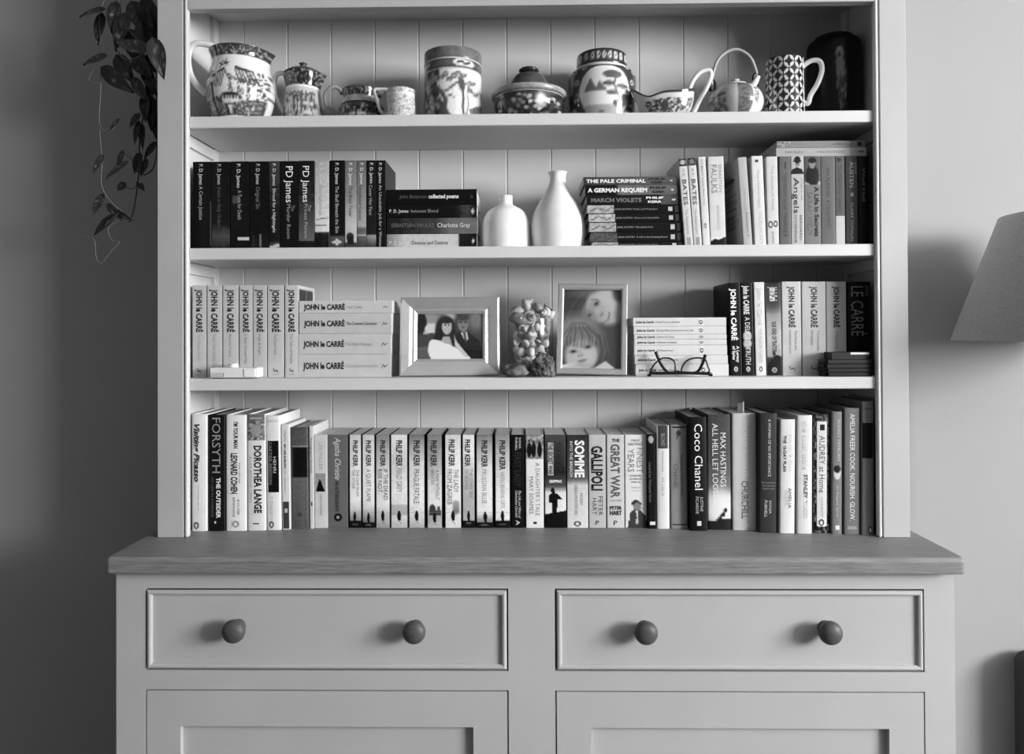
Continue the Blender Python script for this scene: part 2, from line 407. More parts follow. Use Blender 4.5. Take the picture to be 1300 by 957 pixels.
LIGHT_COMP = .45
def adj(v): return v * .6 if v < 40 else (200 + (v - 200) * LIGHT_COMP if v > 200 else v)  # pale covers rescaled to offset uneven window light in their colour
def make_book(W, H, D, v, kind, els, side_v=None, pages_v=205, name='book'):
    v = adj(v)
    root = empty(name)
    t = .0022 if kind == 'hb' else .0008
    bul = min(.0030, W * .12) if kind == 'hb' else min(.0007, W * .06)
    hx = W / 2
    arc = [(hx * c, -bul * math.sqrt(max(0, 1 - c * c))) for c in (-1, -.92, -.75, -.45, 0, .45, .75, .92, 1)]
    outer = [(-hx, D)] + [(a, b + bul) for a, b in arc] + [(hx, D)]
    inner = [(hx - t, D), (hx - t, bul + t), (-hx + t, bul + t), (-hx + t, D)]
    ring = outer + inner; n = len(ring)
    Vv = [(x, y, 0) for x, y in ring] + [(x, y, H) for x, y in ring]
    F = [(i, (i + 1) % n, n + (i + 1) % n, n + i) for i in range(n)]
    # end caps as quads between the outer and the inner path
    no = len(outer); capf = []
    capf.append((0, 1, no + 2, no + 3)); capf.append((no - 2, no - 1, no, no + 1)); capf.append(tuple(range(1, no - 1)) + (no + 1, no + 2))
    F += [tuple(f) for f in capf] + [tuple(n + i for i in reversed(f)) for f in capf]
    bm = bmesh.new(); vv = [bm.verts.new(p) for p in Vv]
    for f in F: bm.faces.new([vv[i] for i in f])
    mkbm('cover', bm, mat(v, .42 if kind == 'pb' else .5, 0., .22), root)
    zi = .003 if kind == 'hb' else .0006
    box('pages', -hx + t + .0001, hx - t - .0001, bul + t + .0002, D - (.003 if kind == 'hb' else .0006), zi, H - zi, mat(pages_v, .8, kind='pages'), root)
    # printed matter rides just proud of the spine, following its curve
    def ysurf(x): return bul - bul * math.sqrt(max(0., 1 - min(1, abs(x / hx)) ** 2))
    lay = 0
    for e in els:
        lay += 1; off = .00012 + .00006 * lay
        if e[0] == 'b':
            x0, x1, t0, t1, vvv = e[1:]
            nn = 8; V2 = []; F2 = []
            for k in range(nn + 1):
                x = (-1 + 2 * (x0 + (x1 - x0) * k / nn)) * hx; y = ysurf(x) - off
                V2 += [(x, y, H * (1 - t0)), (x, y, H * (1 - t1))]
            for k in range(nn): F2.append((2 * k, 2 * k + 1, 2 * k + 3, 2 * k + 2))
            mk('printed_band', V2, F2, mat(adj(vvv), .45, 0., .25), root)
        elif e[0] == 'p':
            cv, x0, x1, t0, t1 = e[1:]
            nx, ny = cv.w, cv.h
            us = np.linspace(0, 1, nx + 1); vs2 = np.linspace(0, 1, ny + 1)
            U, Vq = np.meshgrid(us, vs2)
            xs = (-1 + 2 * (x0 + (x1 - x0) * us)) * hx; ys = np.array([ysurf(x) for x in xs]) - off
            P = np.stack([np.tile(xs, ny + 1), np.tile(ys, ny + 1), (H * (1 - t0 - (t1 - t0) * Vq)).ravel()], 1)
            Fq = [(j * (nx + 1) + i, (j + 1) * (nx + 1) + i, (j + 1) * (nx + 1) + i + 1, j * (nx + 1) + i + 1) for j in range(ny) for i in range(nx)]
            oo = mk('printed_picture', P, Fq, vcol_mat(.42, .22), root); q_ = cv.sample(U.ravel(), Vq.ravel()); setcol(oo.data, np.where(q_ < lin(45), q_ * .5, q_))
        elif e[0] == 't':
            s, t0, t1, c, h, vvv, op = e[1:]
            L = (t1 - t0) * H; hw_ = h * W; xc = (c - .5) * W
            y = min(ysurf(xc - hw_ / 2), ysurf(xc + hw_ / 2), ysurf(xc)) - off - .0002
            mtx = Matrix(((0, hw_, 0, xc - hw_ / 2), (0, 0, -1, y), (-L, 0, 0, H - t0 * H), (0, 0, 0, 1)))
            lettering(s, mtx, vvv, root, 'b' in op, 'i' in op)
        elif e[0] == 'h':
            s, x0, x1, tt, h, vvv, op = e[1:]
            mtx = Matrix((((x1 - x0) * W, 0, 0, (x0 - .5) * W), (0, 0, -1, -off - .0002), (0, h * H, 0, H - tt * H - h * H / 2), (0, 0, 0, 1)))
            lettering(s, mtx, vvv, root, 'b' in op, 'i' in op)
    return root

def stand(x0, x1, yt, yb, v, kind, els, label, group, Zs, Y=None, lean=0., D=None, **kw):
    """an upright book from its spine in the photograph: it stands on Zs, spine at depth Y (or where its foot meets Zs)"""
    if Y is None: Y = atZ((x0 + x1) / 2, yb, Zs).y
    ym = (yt + yb) / 2
    a = atY(x0, ym, Y); b = atY(x1, ym, Y)
    W = (b.x - a.x) - .0005
    Ht = atY((x0 + x1) / 2, yt, Y).z - Zs
    th = math.atan2(lean, yb - yt)
    Ht = Ht / math.cos(th)
    if D is None: D = .129 if kind == 'pb' else .150
    D = min(D, D_BACK - Y - .004)
    o = make_book(W, Ht, D, v, kind, els, **kw)
    xc = (a.x + b.x) / 2 - math.sin(th) * Ht / 2
    o.location = (xc, Y, Zs + .0003 + abs(W / 2 * math.sin(th))); o.rotation_euler = (0, th, 0)
    return tag(o, label, 'book', group)

def lie(spec, Zs, Y, group, D=.129):
    """a stack of flat books, listed top to bottom: (x0, x1, ytop, value, kind, elements, label)"""
    tops = [atY((s[0] + s[1]) / 2, s[2], Y).z for s in spec] + [Zs]
    for i, s in enumerate(spec):
        z0, z1 = tops[i + 1], tops[i]; a = atY(s[0], s[2], Y); b = atY(s[1], s[2], Y)
        W = z1 - z0 - .0005; H = b.x - a.x
        o = make_book(W, H, s[7] if len(s) > 7 else D, s[3], s[4], s[5])
        o.location = (b.x, Y, z0 + .0003 + W / 2); o.rotation_euler = (0, -math.pi / 2, 0)
        tag(o, s[6], 'book', group)

S1, S2, S3 = ZW + Z1, ZW + Z2, ZW + Z3

# --- shelf below the pottery, plant end
YA = .040
g_ = 'upright crime paperbacks below the pottery'
AU = 'P. D. James'
def lab(look, n, ref): return '%s, %s %s' % (look, ORD[n], ref)
refA = 'upright from plant end below pottery'
def sky(stops, extra=None, w=14, h=90, seed=1, amp=6):
    c = Canvas(w, h).grad(stops).noise(amp, seed, 2)
    if extra: extra(c)
    return Pc(c)
rowA = [
 (244.6, 268.3, 205.4, 22, [T(AU, .03, .26, .45, .2), T('A Certain Justice', .28, .66, .45, .2, 175), B(.93, 1, .45, .95, 60)], 'black paperback with small white lettering and grey edge'),
 (268.8, 291.8, 205.4, 26, [sky([(0, 24), (.7, 30), (.85, 70), (1, 40)], lambda c: c.stroke([(.4, .82), (.4, 1)], .03, 150)), T(AU, .03, .26, .42, .2, 200), T('Death in Holy Orders', .29, .74, .42, .2, 90)], 'black paperback with very dim grey title'),
 (292.5, 316.2, 205.0, 24, [sky([(0, 22), (.4, 28), (1, 26)], lambda c: (c.ell(.25, .44, .12, .05, 70), c.poly([(.35, .87), (1, .87), (1, .9), (.45, .9)], 200))), T(AU, .03, .3, .45, .2), T('A Taste for Death', .33, .66, .5, .22, 165)], 'black paperback with white bar near foot'),
 (316.6, 341.0, 205.0, 22, [sky([(0, 20), (.8, 22), (1, 40)], lambda c: [c.stroke([(k, .84), (k, .98)], .022, 130) for k in (.15, .27, .38, .5, .6, .72, .85)]), T(AU, .03, .26, .45, .2, 215), T('Original Sin', .29, .54, .45, .22, 120)], 'black paperback with fine pale strokes at foot'),
 (341.6, 355.0, 204.6, 34, [sky([(0, 60), (.5, 40), (.9, 30), (1, 110)], lambda c: c.poly([(.1, .97), (.9, .94), (.9, .98), (.1, 1)], 190)), T(AU, .03, .28, .5, .3), T('Shroud for a Nightingale', .31, .81, .5, .3, 225)], 'narrow dark paperback with long white lettering'),
 (355.6, 378.6, 204.6, 24, [T('PD James', .06, .47, .52, .4, 240), T('The', .5, .57, .72, .2, 130), T('Murder Room', .49, .88, .48, .22, 150)], 'black paperback with large white author name'),
 (379.0, 399.0, 204.2, 44, [sky([(0, 30), (.5, 50), (.8, 84), (.91, 95), (.92, 24), (1, 40)]), T('PD James', .06, .47, .48, .42, 240), T('The', .5, .57, .72, .2, 170), T('Private Patient', .49, .88, .48, .22, 170)], 'dark grey paperback with large white author name'),
 (399.5, 417.8, 203.7, 178, [sky([(0, 165), (.3, 188), (.6, 205), (.81, 215), (.82, 40), (1, 25)], lambda c: (c.stroke([(.2, .67), (.6, .66), (.9, .655)], .04, 60), c.stroke([(.1, .735), (.5, .74), (.85, .735)], .05, 50)), amp=10), T(AU, .03, .27, .45, .2, 215), T('The Lighthouse', .29, .62, .42, .2, 150)], 'pale sky-grey paperback with dark sea at foot'),
 (418.7, 437.4, 203.7, 20, [sky([(0, 18), (.85, 20), (.87, 80), (1, 60)], lambda c: c.poly([(.15, .93), (.5, .89), (.85, .93), (.5, .97)], 190)), T(AU, .03, .27, .5, .24), T('The Skull Beneath the Skin', .29, .82, .5, .24, 190)], 'black paperback with pale lozenge picture at foot'),
 (437.9, 452.7, 203.7, 150, [sky([(0, 105), (.4, 140), (.75, 190), (.93, 180), (.94, 60), (1, 60)], lambda c: (c.ell(.45, .87, .3, .05, 45), c.rect(.2, .7, .87, .96, 40))), T(AU, .03, .28, .5, .3, 235), T('The Black Tower', .3, .64, .5, .3, 40)], 'grey-to-white paperback with dark round tower picture'),
 (453.0, 464.8, 203.7, 140, [sky([(0, 95), (.4, 130), (.75, 165), (.78, 90), (.84, 100), (.85, 170), (.87, 90), (1, 60)]), T(AU, .03, .27, .55, .35, 235), T('Unnatural Causes', .29, .68, .4, .32, 60)], 'slim mid-grey paperback fading paler towards its foot'),
 (465.2, 477.3, 203.7, 40, [sky([(0, 28), (.5, 34), (.84, 40), (.86, 150), (.9, 120), (1, 50)]), T(AU, .03, .26, .55, .35), T('Cover Her Face', .28, .62, .45, .35, 170)], 'slim dark paperback with pale picture near foot'),
 (477.7, 489.5, 203.7, 24, [T(AU, .03, .26, .45, .32), T('An Unsuitable Job for a Woman', .28, .98, .45, .32, 190)], 'slim black paperback half hidden by flat dark books'),
]
for i, (x0, x1, yt, v, els, look) in enumerate(rowA):
    o = stand(x0, x1, yt, 314, v, 'pb', els, lab(look, i + 1, refA), g_, S2, YA)
lie([
 (490, 605.3, 240.2, 14, 'pb', [T('John Betjeman', .15, .45, .55, .22, 95), T('collected poems', .47, .8, .55, .25, 225, 'b'), B(.42, .6, .93, .955, 60)], 'black paperback with white title words, topmost in stack beside small white vase'),
 (491, 605.3, 260.2, 16, 'pb', [sky([(0, 18), (.75, 20), (.8, 40), (.9, 60), (1, 30)], lambda c: c.ell(.5, .96, .2, .015, 190)), T(AU, .03, .24, .55, .26, 235), T('Innocent Blood', .27, .57, .55, .26, 150)], 'black paperback with small picture at one end, second in stack beside small vase'),
 (491, 606, 276.6, 60, 'pb', [sky([(0, 36), (.55, 60), (.7, 100), (1, 105)]), T('SEBASTIAN FAULKS', .05, .52, .55, .24, 112), T('Charlotte Gray', .56, .92, .55, .28, 225)], 'grey-shaded paperback with white title, third in stack beside small vase'),
 (491, 605.3, 297.0, 190, 'pb', [sky([(0, 120), (.2, 195), (.75, 195), (.8, 190), (.81, 40), (1, 22)], lambda c: c.ell(.5, .965, .18, .015, 200)), T(AU, .03, .25, .4, .26, 225), T('Devices and Desires', .28, .68, .4, .28, 40)], 'pale paperback with black end panel, lowest in stack beside small vase'),
], S2, YA, 'flat stack beside the small vase', .128)

# --- white vases
def lathe(name, ctrl, cx, cy, z0, m=None, parent=None, nphi=48, sub=6, canvas=None, inner=None, deform=None, zr=None, defv=225, rough=.12):
    """ctrl: (r, z) from the foot up the outside; the drawing covers the half facing the room and repeats behind"""
    out = np.array(cr(ctrl, sub)); out[:, 0] = np.maximum(out[:, 0], 0)
    prof = out if inner is None else np.vstack([out, np.array(cr(inner, 3))])
    n = len(prof); ph = np.linspace(-math.pi, math.pi, nphi, endpoint=False)
    PHI, I = np.meshgrid(ph, np.arange(n)); R = prof[I, 0]; Zz = prof[I, 1]
    X = R * np.sin(PHI); Y = -R * np.cos(PHI)
    if deform is not None: X, Y, Zz = deform(X, Y, Zz, R, PHI)
    P = np.stack([X, Y, Zz], -1).reshape(-1, 3)
    F = [(i * nphi + k, i * nphi + (k + 1) % nphi, (i + 1) * nphi + (k + 1) % nphi, (i + 1) * nphi + k) for i in range(n - 1) for k in range(nphi)]
    F.append(tuple(range(nphi))[::-1])
    o = mk(name, P, F, m or vcol_mat(rough, .5, .4), parent, True); o.location = (cx, cy, z0)
    if canvas is not None:
        zl, zh = zr if zr else (out[:, 1].min(), out[:, 1].max())
        u = (np.sin(PHI) + 1) / 2
        zz = prof[I, 1]
        v = np.clip((zh - zz) / (zh - zl), 0, .999)
        c = canvas.sample(np.clip(u, 0, .999), v); c[I >= len(out)] = lin(defv)
        setcol(o.data, c.ravel())
    return o
WHITE = mat(236, .22, kind='plain', spec=.5)
def px_profile(cxp, pts, Y, Zs, first):
    """silhouette (half width px, y px) -> (r, z)"""
    c = atY(cxp, 300, Y); out = [first]
    for hwp, yp in pts:
        a = atY(cxp + hwp, yp, Y); out.append((a.x - atY(cxp, yp, Y).x, a.z - Zs))
    return c, out
c, pr = px_profile(642.5, [(30.5, 306), (30.5, 290), (28.5, 279), (23, 269), (14, 263), (9, 260), (8.3, 256), (8.2, 251), (8.6, 249)], .085, S2, (.048, .0))
pr = [(0.0, .001), (.044, .0005), (.0515, .004)] + pr[1:]
o = lathe('bottle_vase', pr, c.x, .085, S2 + .0003, WHITE, None, 64, 6, inner=[(pr[-1][0] - .002, pr[-1][1] + .0005), (pr[-1][0] - .004, pr[-1][1] - .004), (pr[-1][0] - .004, pr[-1][1] - .03)])
tag(o, 'short round white ceramic bottle vase with narrow neck', 'vase', 'white ceramic vases')
c, pr = px_profile(708.5, [(33.5, 306), (35, 295), (34.5, 284), (31.5, 272), (25, 259), (16.5, 245), (11.8, 235), (10.2, 228), (10.6, 222), (12.4, 219)], .085, S2, (0, 0))
pr = [(0.0, .001), (.048, .0005), (.0555, .004)] + pr[1:]
o = lathe('bottle_vase', pr, c.x, .085, S2 + .0003, WHITE, None, 64, 6, inner=[(pr[-1][0] - .002, pr[-1][1] + .0005), (pr[-1][0] - .004, pr[-1][1] - .004), (pr[-1][0] - .005, pr[-1][1] - .03)])
tag(o, 'tall teardrop white ceramic bottle vase with flared lip', 'vase', 'white ceramic vases')

# --- shelf below the pottery: dark stack and uprights beyond it
def strip(v1, seed):
    c = Canvas(40, 10, v1).noise(40, seed, 2); c.stroke([(.2, .8), (.45, .3), (.7, .6), (.9, .2)], .03, 40); return c
def stripe_pic(seed, v1): 
    # picture panel at the head end of a flat spine: canvas runs across the spine (x) and down its length (y)
    c = Canvas(12, 36, v1).noise(26, seed, 2); c.stroke([(.3, .1), (.7, .4), (.3, .7), (.8, .95)], .05, 50); c.blur(1)
    return c
pk = 'PHILIP KERR'
def kerr2(v, x0=.66, x1=.86): return [Hz for Hz in ()]
lie([
 (740.7, 858.9, 224.2, 70, 'pb', [sky([(0, 55), (.7, 85), (1, 80)]), T('THE PALE CRIMINAL', .03, .67, .48, .42, 240, 'b'), T('PHILIP', .7, .88, .7, .24, 20, 'b'), T('KERR', .73, .85, .28, .24, 20, 'b'), B(.4, .55, .93, .955, 200)], 'dark grey paperback with bold white title, topmost in stack beside tall vase'),
 (742.6, 860.2, 234.6, 90, 'pb', [sky([(0, 20), (.34, 25), (.37, 105), (1, 95)]), T('A GERMAN REQUIEM', .03, .67, .48, .4, 245, 'b'), T('PHILIP', .7, .88, .7, .22, 18, 'b'), T('KERR', .73, .86, .28, .22, 18, 'b'), B(.4, .55, .93, .955, 200)], 'half-black half-grey paperback, second in stack beside tall vase'),
 (744.6, 861.0, 247.4, 30, 'pb', [sky([(0, 30), (.8, 30), (.84, 80), (1, 60)]), T('MARCH VIOLETS', .05, .6, .48, .4, 118, 'b'), T('PHILIP', .65, .84, .7, .22, 240, 'b'), T('KERR', .67, .82, .28, .22, 240, 'b'), B(.4, .58, .93, .97, 190)], 'black paperback with dim grey bold title, third in stack beside tall vase'),
] + [(x0, x1, y, 14, 'pb', [Pc(stripe_pic(k, v1), .04, .96, .005, .29), T('JANE AUSTEN', .3, .48, .5, .17, 170), T(t, .5, e, .5, .17, 170), B(.25, .75, .875, .92, 185), B(.1, .9, .945, .985, 50)],
   'black paperback with %s picture panel, %s in stack beside tall vase' % (lk, ORD[k])) for k, (x0, x1, y, v1, t, e, lk) in enumerate([
     (745, 863, 259.8, 170, 'Pride and Prejudice', .76, 'swirling pale'), (747, 863.8, 271.0, 178, 'Sense and Sensibility', .77, 'scribbled pale'),
     (747.8, 866, 281.9, 165, 'Mansfield Park', .69, 'plain pale'), (750, 866, 294.6, 80, 'A Life in the Drawing Room', .84, 'dark'),
     (751, 868, 307.0, 150, 'Northanger Abbey', .72, 'half-hidden')], 4)], S2, YA, 'flat stack beside the tall vase')
refB = 'upright beyond the tall-vase stack'
oval = lambda c, t, v=60, bg=225: [Pc((Canvas(10, 14, bg).ell(.5, .5, .4, .42, v).ell(.5, .5, .22, .25, 215 if bg > 100 else v * .6)), c - .22, c + .22, t, t + .065)]
def bates(seed):
    return [Pc(Canvas(12, 14, 60).noise(40, seed, 2).ell(.5, .5, .3, .3, 120 + 60 * (seed % 2)), 0, 1, 0, .085), T('H. E.', .12, .2, .5, .3, 120), T('BATES', .24, .53, .5, .5, 55), T('The Fallow Land', .58, .86, .5, .25, 130), B(.3, .75, .9, .985, 150)]
rowB = [  # x0, x1 at mid height
 (865.6, 876.1, 202, -7.6, 205, bates(1), 'leaning white paperback with dark picture square'),
 (877.2, 887.4, 201, -7.2, 210, bates(2), 'leaning white paperback with pale picture square'),
 (889.6, 898.7, 199.4, -5.6, 226, [T('H. E. Bates', .03, .17, .5, .3, 70), T('Fair Stood the Wind for France', .18, .54, .5, .28, 110)] + oval(.5, .74), 'slim white paperback with small oval logo'),
 (900.8, 920.2, 199, -2.6, 216, [T('SEBASTIAN', .09, .4, .75, .2, 150), T('FAULKS', .09, .41, .35, .38, 120), T('BIRDSONG', .55, .82, .55, .16, 170), Pc(Canvas(20, 12, 216).poly([(0, .55), (.25, .2), (.55, .35), (1, 0), (1, 1), (0, 1)], 25), 0, 1, .9, 1)], 'broad pale paperback with grey capitals and black diagonal foot'),
 (940.5, 951.5, 200, -7, 176, [T('A Possible Life', .35, .6, .55, .25, 150), T('Sebastian F', .62, .9, .6, .25, 110)], 'leaning pale paperback with its printed back cover showing'),
 (956.3, 970.5, 198.4, -4, 228, [B(.3, .6, .04, .07, 70), T('Wise Children Nights', .15, .58, .55, .22, 165), T('VICKI HUNT', .62, .98, .6, .3, 185)], 'tall white paperback with very faint lettering'),
 (974.0, 988.0, 199, -1.6, 205, [T('The House of Sleep', .1, .6, .55, .25, 165), Pc(Canvas(20, 20, 205).ell(.28, .5, .22, .3, 60).ell(.28, .5, .12, .18, 200).ell(.75, .45, .2, .28, 60).ell(.75, .45, .1, .16, 200), 0, 1, .7, .83), T('Jonathan', .84, .98, .5, .25, 120)], 'white paperback with two dark rings near foot'),
 (989.9, 1004.0, 198.6, 0, 98, [B(.45, .58, .06, .14, 60), T('THEY FOUGHT ALONE', .2, .6, .5, .32, 60), T('MAURICE B', .64, .9, .5, .3, 50)], 'mid-grey paperback with dark capitals'),
 (1004.7, 1020.8, 198.4, 0, 178, [Pc(Canvas(24, 30, 175).ell(.5, .4, .2, .2, 120).ell(.5, .22, .26, .2, 25).rect(.15, .85, .27, .33, 25).poly([(0, .95), (.1, .75), (.45, .62), (.9, .75), (1, .95), (1, 1), (0, 1)], 30), 0, 1, 0, .2), T('Angels', .24, .64, .4, .42, 30), T('Flight of', .25, .5, .85, .12, 120), T('BERNARD', .66, .94, .75, .16, 70), T("O'CONNOR", .66, .97, .32, .2, 60)], 'pale paperback with bowler-hatted man picture and dark title'),
 (1021.6, 1042.0, 198.4, 0, 118, [Pc(Canvas(24, 36, 85).ell(.5, .7, .42, .4, 30).ell(.5, .28, .2, .14, 130).ell(.5, .16, .26, .1, 30).poly([(0, .9), (.4, 1), (0, 1)], 150).poly([(1, .85), (.8, 1), (1, 1)], 150), 0, 1, 0, .32), T('A Life in Secrets', .34, .9, .75, .26, 25, 'b'), T('SARAH HELM', .4, .88, .35, .3, 100)], 'mid-grey paperback with dark portrait picture and black title'),
 (1042.6, 1060.4, 198.4, 0, 98, [T('IAN McEWAN', .13, .46, .5, .28, 50), T('ATONEMENT', .49, .8, .5, .28, 60)], 'plain mid-grey paperback with thin dark capitals'),
 (1061.0, 1072.6, 198.4, 0, 96, [B(.2, .6, .02, .06, 50), T('The Magnificent Spinster', .1, .64, .5, .3, 55), B(0, 1, .67, 1, 205)], 'slim grey paperback with white lower third'),
 (1074.0, 1089.0, 198.4, 0, 76, [T('AUSTEN', .06, .35, .5, .36, 190), T('JANE', .07, .2, .85, .15, 170), B(.4, .65, .41, .45, 170), T('CLAIRE TOMALIN', .52, .95, .5, .24, 170)], 'dark grey paperback with pale capitals'),
 (1089.8, 1103.5, 199.5, 0, 26, [T('Wolf Hall', .12, .5, .5, .25, 120)], 'black paperback in the shaded corner'),
]
for i, (x0, x1, yt, ln, v, els, look) in enumerate(rowB):
    o = stand(x0, x1, yt, 311, v, 'pb', els, lab(look, i + 1, refB), 'upright paperbacks beyond the tall vase', S2, .034, ln)
    if i == 4:      # printed back cover of the leaning book: lines of small type
        W = atY(x1, 255, .034).x - atY(x0, 255, .034).x - .0005; H_ = atY(945, yt, .034).z - S2
        cvr = Canvas(60, 110, 150)
        for k_ in range(26): cvr.rect(.12, .5 + .38 * RNG.rand(), .13 + k_ * .027, .142 + k_ * .027, 40 if k_ % 9 < 7 else 150)
        picture('printed_cover', cvr, (-W / 2 - .0002, .127, H_ - .001), (0, -.125, 0), (0, 0, -H_ + .002), o)
zz = max(atY(1040, 198.4, .034).z, 0) + .0008
for k, (x0, x1, yt, v, els, look) in enumerate([
  (985.5, 1099.6, 187.7, 165, [T('FAULKS', .1, .3, .5, .3, 110), T('ON FICTION', .45, .76, .5, .28, 130), B(.4, .6, .91, .98, 90)], 'pale flat book with faint capitals lying across upright books, the lower'),
  (986.5, 1098.3, 179.0, 130, [Pc(Canvas(12, 26, 130).noise(50, 5, 2), .1, .9, 0, .15), T('In a Different Key', .62, .85, .5, .25, 70), B(.2, .8, .91, .96, 25)], 'grey flat book with black square lying across upright books, the upper')]):
    Y = .036; a = atY(x0, yt, Y); b = atY(x1, yt, Y); W = a.z - zz - .0004
    o = make_book(W, b.x - a.x, .150 if k else .14, v, 'pb', els); o.location = (b.x, Y, zz + W / 2); o.rotation_euler = (0, -math.pi / 2, 0)
    tag(o, look, 'book', 'flat books on top of uprights'); zz += W + .0004

# --- shelf of photographs
YC = .060
S_ = lambda t0=.9, v=45: [T('S', t0, t0 + .055, .5, .3, v, 'i'), B(.3, .7, t0 + .07, t0 + .073, 90)]
lc = 'JOHN le CARRÉ'
refC = 'upright from plant end, photograph shelf'
for i, (x0, x1, t2, e2, v2, v) in enumerate([
  (244.2, 261.7, 'The Mission Song', .8, 165, 188), (263.0, 281.7, 'Tinker Tailor Soldier Spy', .89, 150, 192), (283.0, 302.4, 'Absolute Friends', .78, 150, 193),
  (303.9, 320.5, 'A Most Wanted Man', .85, 120, 193), (321.3, 338.8, 'Single & Single', .75, 125, 192), (339.8, 360.3, 'The Russia Hand', .75, 150, 194),
  (361.8, 378.6, 'The Tailor of Panama', .85, 130, 200)]):
    els = [T(lc, .045, .51, .5, .42, 28, 'b'), T(t2, .525, e2, .5, .22, v2)] + S_()
    o = stand(x0, x1, 362.2, 477.9, v, 'pb', els, lab('pale grey paperback with black capitals and %s title' % ('faint' if v2 > 140 else 'grey'), i + 1, refC), 'matching pale paperbacks by plant-side post', S3, YC, side_v=30)
    if i == 6:   # its printed front cover faces the room's middle
        W = atY(x1, 420, YC).x - atY(x0, 420, YC).x - .0005
        cvr = Canvas(50, 70, 200).rect(.06, .9, .05, .9, 28).stroke([(.3, .9), (.42, .3), (.5, .06)], .02, 150).stroke([(.5, .9), (.5, .2)], .02, 130).stroke([(.7, .9), (.58, .3)], .02, 120).blur(1)
        H_ = atY(370, 362.2, YC).z - S3
        picture('printed_cover', cvr, (W / 2 + .0002, .002, H_ - .001), (0, .125, 0), (0, 0, -H_ + .002), o)
lie([(x0, x1, y, v, 'pb', [T(lc, .05, .495, .5, h, 28, 'b'), T(t, .51, e, .5, h * .62, v2), Pc(Canvas(16, 12, v).stroke([(.3, .1), (.65, .35), (.35, .6), (.6, .95)], .05, 40), .3, .7, .9, .965)],
   'thick pale paperback, %s in stack beside silver landscape photo frame' % lk) for x0, x1, y, v, t, e, h, v2, lk in [
     (379.7, 497.6, 381.6, 200, 'Our Game', .68, .42, 165, 'topmost'), (380, 496.6, 397.5, 192, 'The Constant Gardener', .85, .27, 50, 'second'),
     (379.2, 496, 423.4, 196, 'The Night Manager', .8, .27, 165, 'third'), (378.9, 496, 449.6, 196, 'The Little Drummer Girl', .86, .27, 178, 'lowest')]],
   S3, YC, 'flat stack beside the landscape photo frame')

# little white device in front of the pale paperbacks
a = atY(266, 470, .016); b = atY(327, 470, .016)
dv = empty('plastic_device', ((a.x + b.x) / 2, .016, S3 + .0003)); tag(dv, 'small white plastic device with ribbed grille standing before pale paperbacks', 'device')
Wd = b.x - a.x; WP = mat(225, .35)
box('body', -Wd / 2, Wd / 2, 0, .036, .0015, .0235, WP, dv, .0025, 3)
box('foot', -Wd / 2 + .004, Wd / 2 - .012, .002, .034, 0, .0014, mat(50, .6), dv)
lathe('push_button', [(.0, .0), (.0105, .0), (.0105, .006), (.009, .0085), (0, .009)], -.004 - Wd * .03, .018, .0236, WP, dv, 24, 3)
box('grille_panel', -Wd / 2 + .004, -Wd / 2 + .031, -.0012, -.0001, .0035, .0125, mat(70, .6), dv)
for k in range(9): box('grille_slat', -Wd / 2 + .0042 + k * .003, -Wd / 2 + .0058 + k * .003, -.0024, -.0013, .0035, .0125, WP, dv)
box('end_cap', Wd * .22, Wd / 2 - .004, -.0016, -.0001, .004, .021, mat(238, .3), dv, .0006)

# --- photographs in frames
def frame(name, x_c, y_c, Wf, Hf, prof, m, cv, lean, yawf, rollf, label, group, rough=.25):
    sl = math.sin(math.radians(lean)); tl = math.tan(math.radians(lean)); root = empty(name, (x_c, y_c, S3 + .0006 + .0115 * sl + Wf / 2 * abs(math.sin(math.radians(rollf))))); root.rotation_mode = 'XYZ'
    V = []; F = []; n = len(prof)
    for sx, sz in ((0, 0), (1, 0), (1, 1), (0, 1)):
        for t, y in prof:
            V.append((-Wf / 2 + t if sx == 0 else Wf / 2 - t, y, t if sz == 0 else Hf - t))
    parts = []
    for c in range(4):
        d = (c + 1) % 4
        Vp = V[c * n:(c + 1) * n] + V[d * n:(d + 1) * n]
        Fp = [(k, n + k, n + (k + 1) % n, (k + 1) % n) for k in range(n)] + [tuple(range(n)), tuple(range(2 * n - 1, n - 1, -1))]
        bm = bmesh.new(); vv = [bm.verts.new(v) for v in Vp]
        for f in Fp: bm.faces.new([vv[i] for i in f])
        mkbm('frame_rail' if c % 2 == 0 else 'frame_stile', bm, m, root)
    t = prof[-2][0] if False else max(p[0] for p in prof)
    picture('photograph', cv, (-Wf / 2 + t - .001, .0035, Hf - t + .001), (Wf - 2 * t + .002, 0, 0), (0, 0, -(Hf - 2 * t + .002)), root, .3)
    box('backing_board', -Wf / 2 + .004, Wf / 2 - .004, .0085, .011, .004, Hf - .004, mat(40, .7), root)
    g = mk('glass_pane', [(-Wf / 2 + t, .0022, t), (Wf / 2 - t, .0022, t), (Wf / 2 - t, .0022, Hf - t), (-Wf / 2 + t, .0022, Hf - t)], [(0, 1, 2, 3)], glass_mat(), root)
    dd = Hf * .5
    st = mk('easel_strut', [(-.015, .0115, .005 + dd), (.015, .0115, .005 + dd), (.015, .0135, .005 + dd), (-.015, .0135, .005 + dd),
       (-.015, .0115 + dd * .42, .0115 * sl * 0 + (.0135 + dd * .42) * tl - .0115 * sl + .0005), (.015, .0115 + dd * .42, (.0135 + dd * .42) * tl - .0115 * sl + .0005), (.015, .0135 + dd * .42, (.0135 + dd * .42) * tl - .0115 * sl + .0005), (-.015, .0135 + dd * .42, (.0135 + dd * .42) * tl - .0115 * sl + .0005)],
       [(0, 1, 2, 3), (4, 7, 6, 5), (0, 4, 5, 1), (1, 5, 6, 2), (2, 6, 7, 3), (3, 7, 4, 0)], mat(40, .7), root)
    root.rotation_euler = (-math.radians(lean), math.radians(rollf), math.radians(yawf))
    return tag(root, label, 'photo frame', group)
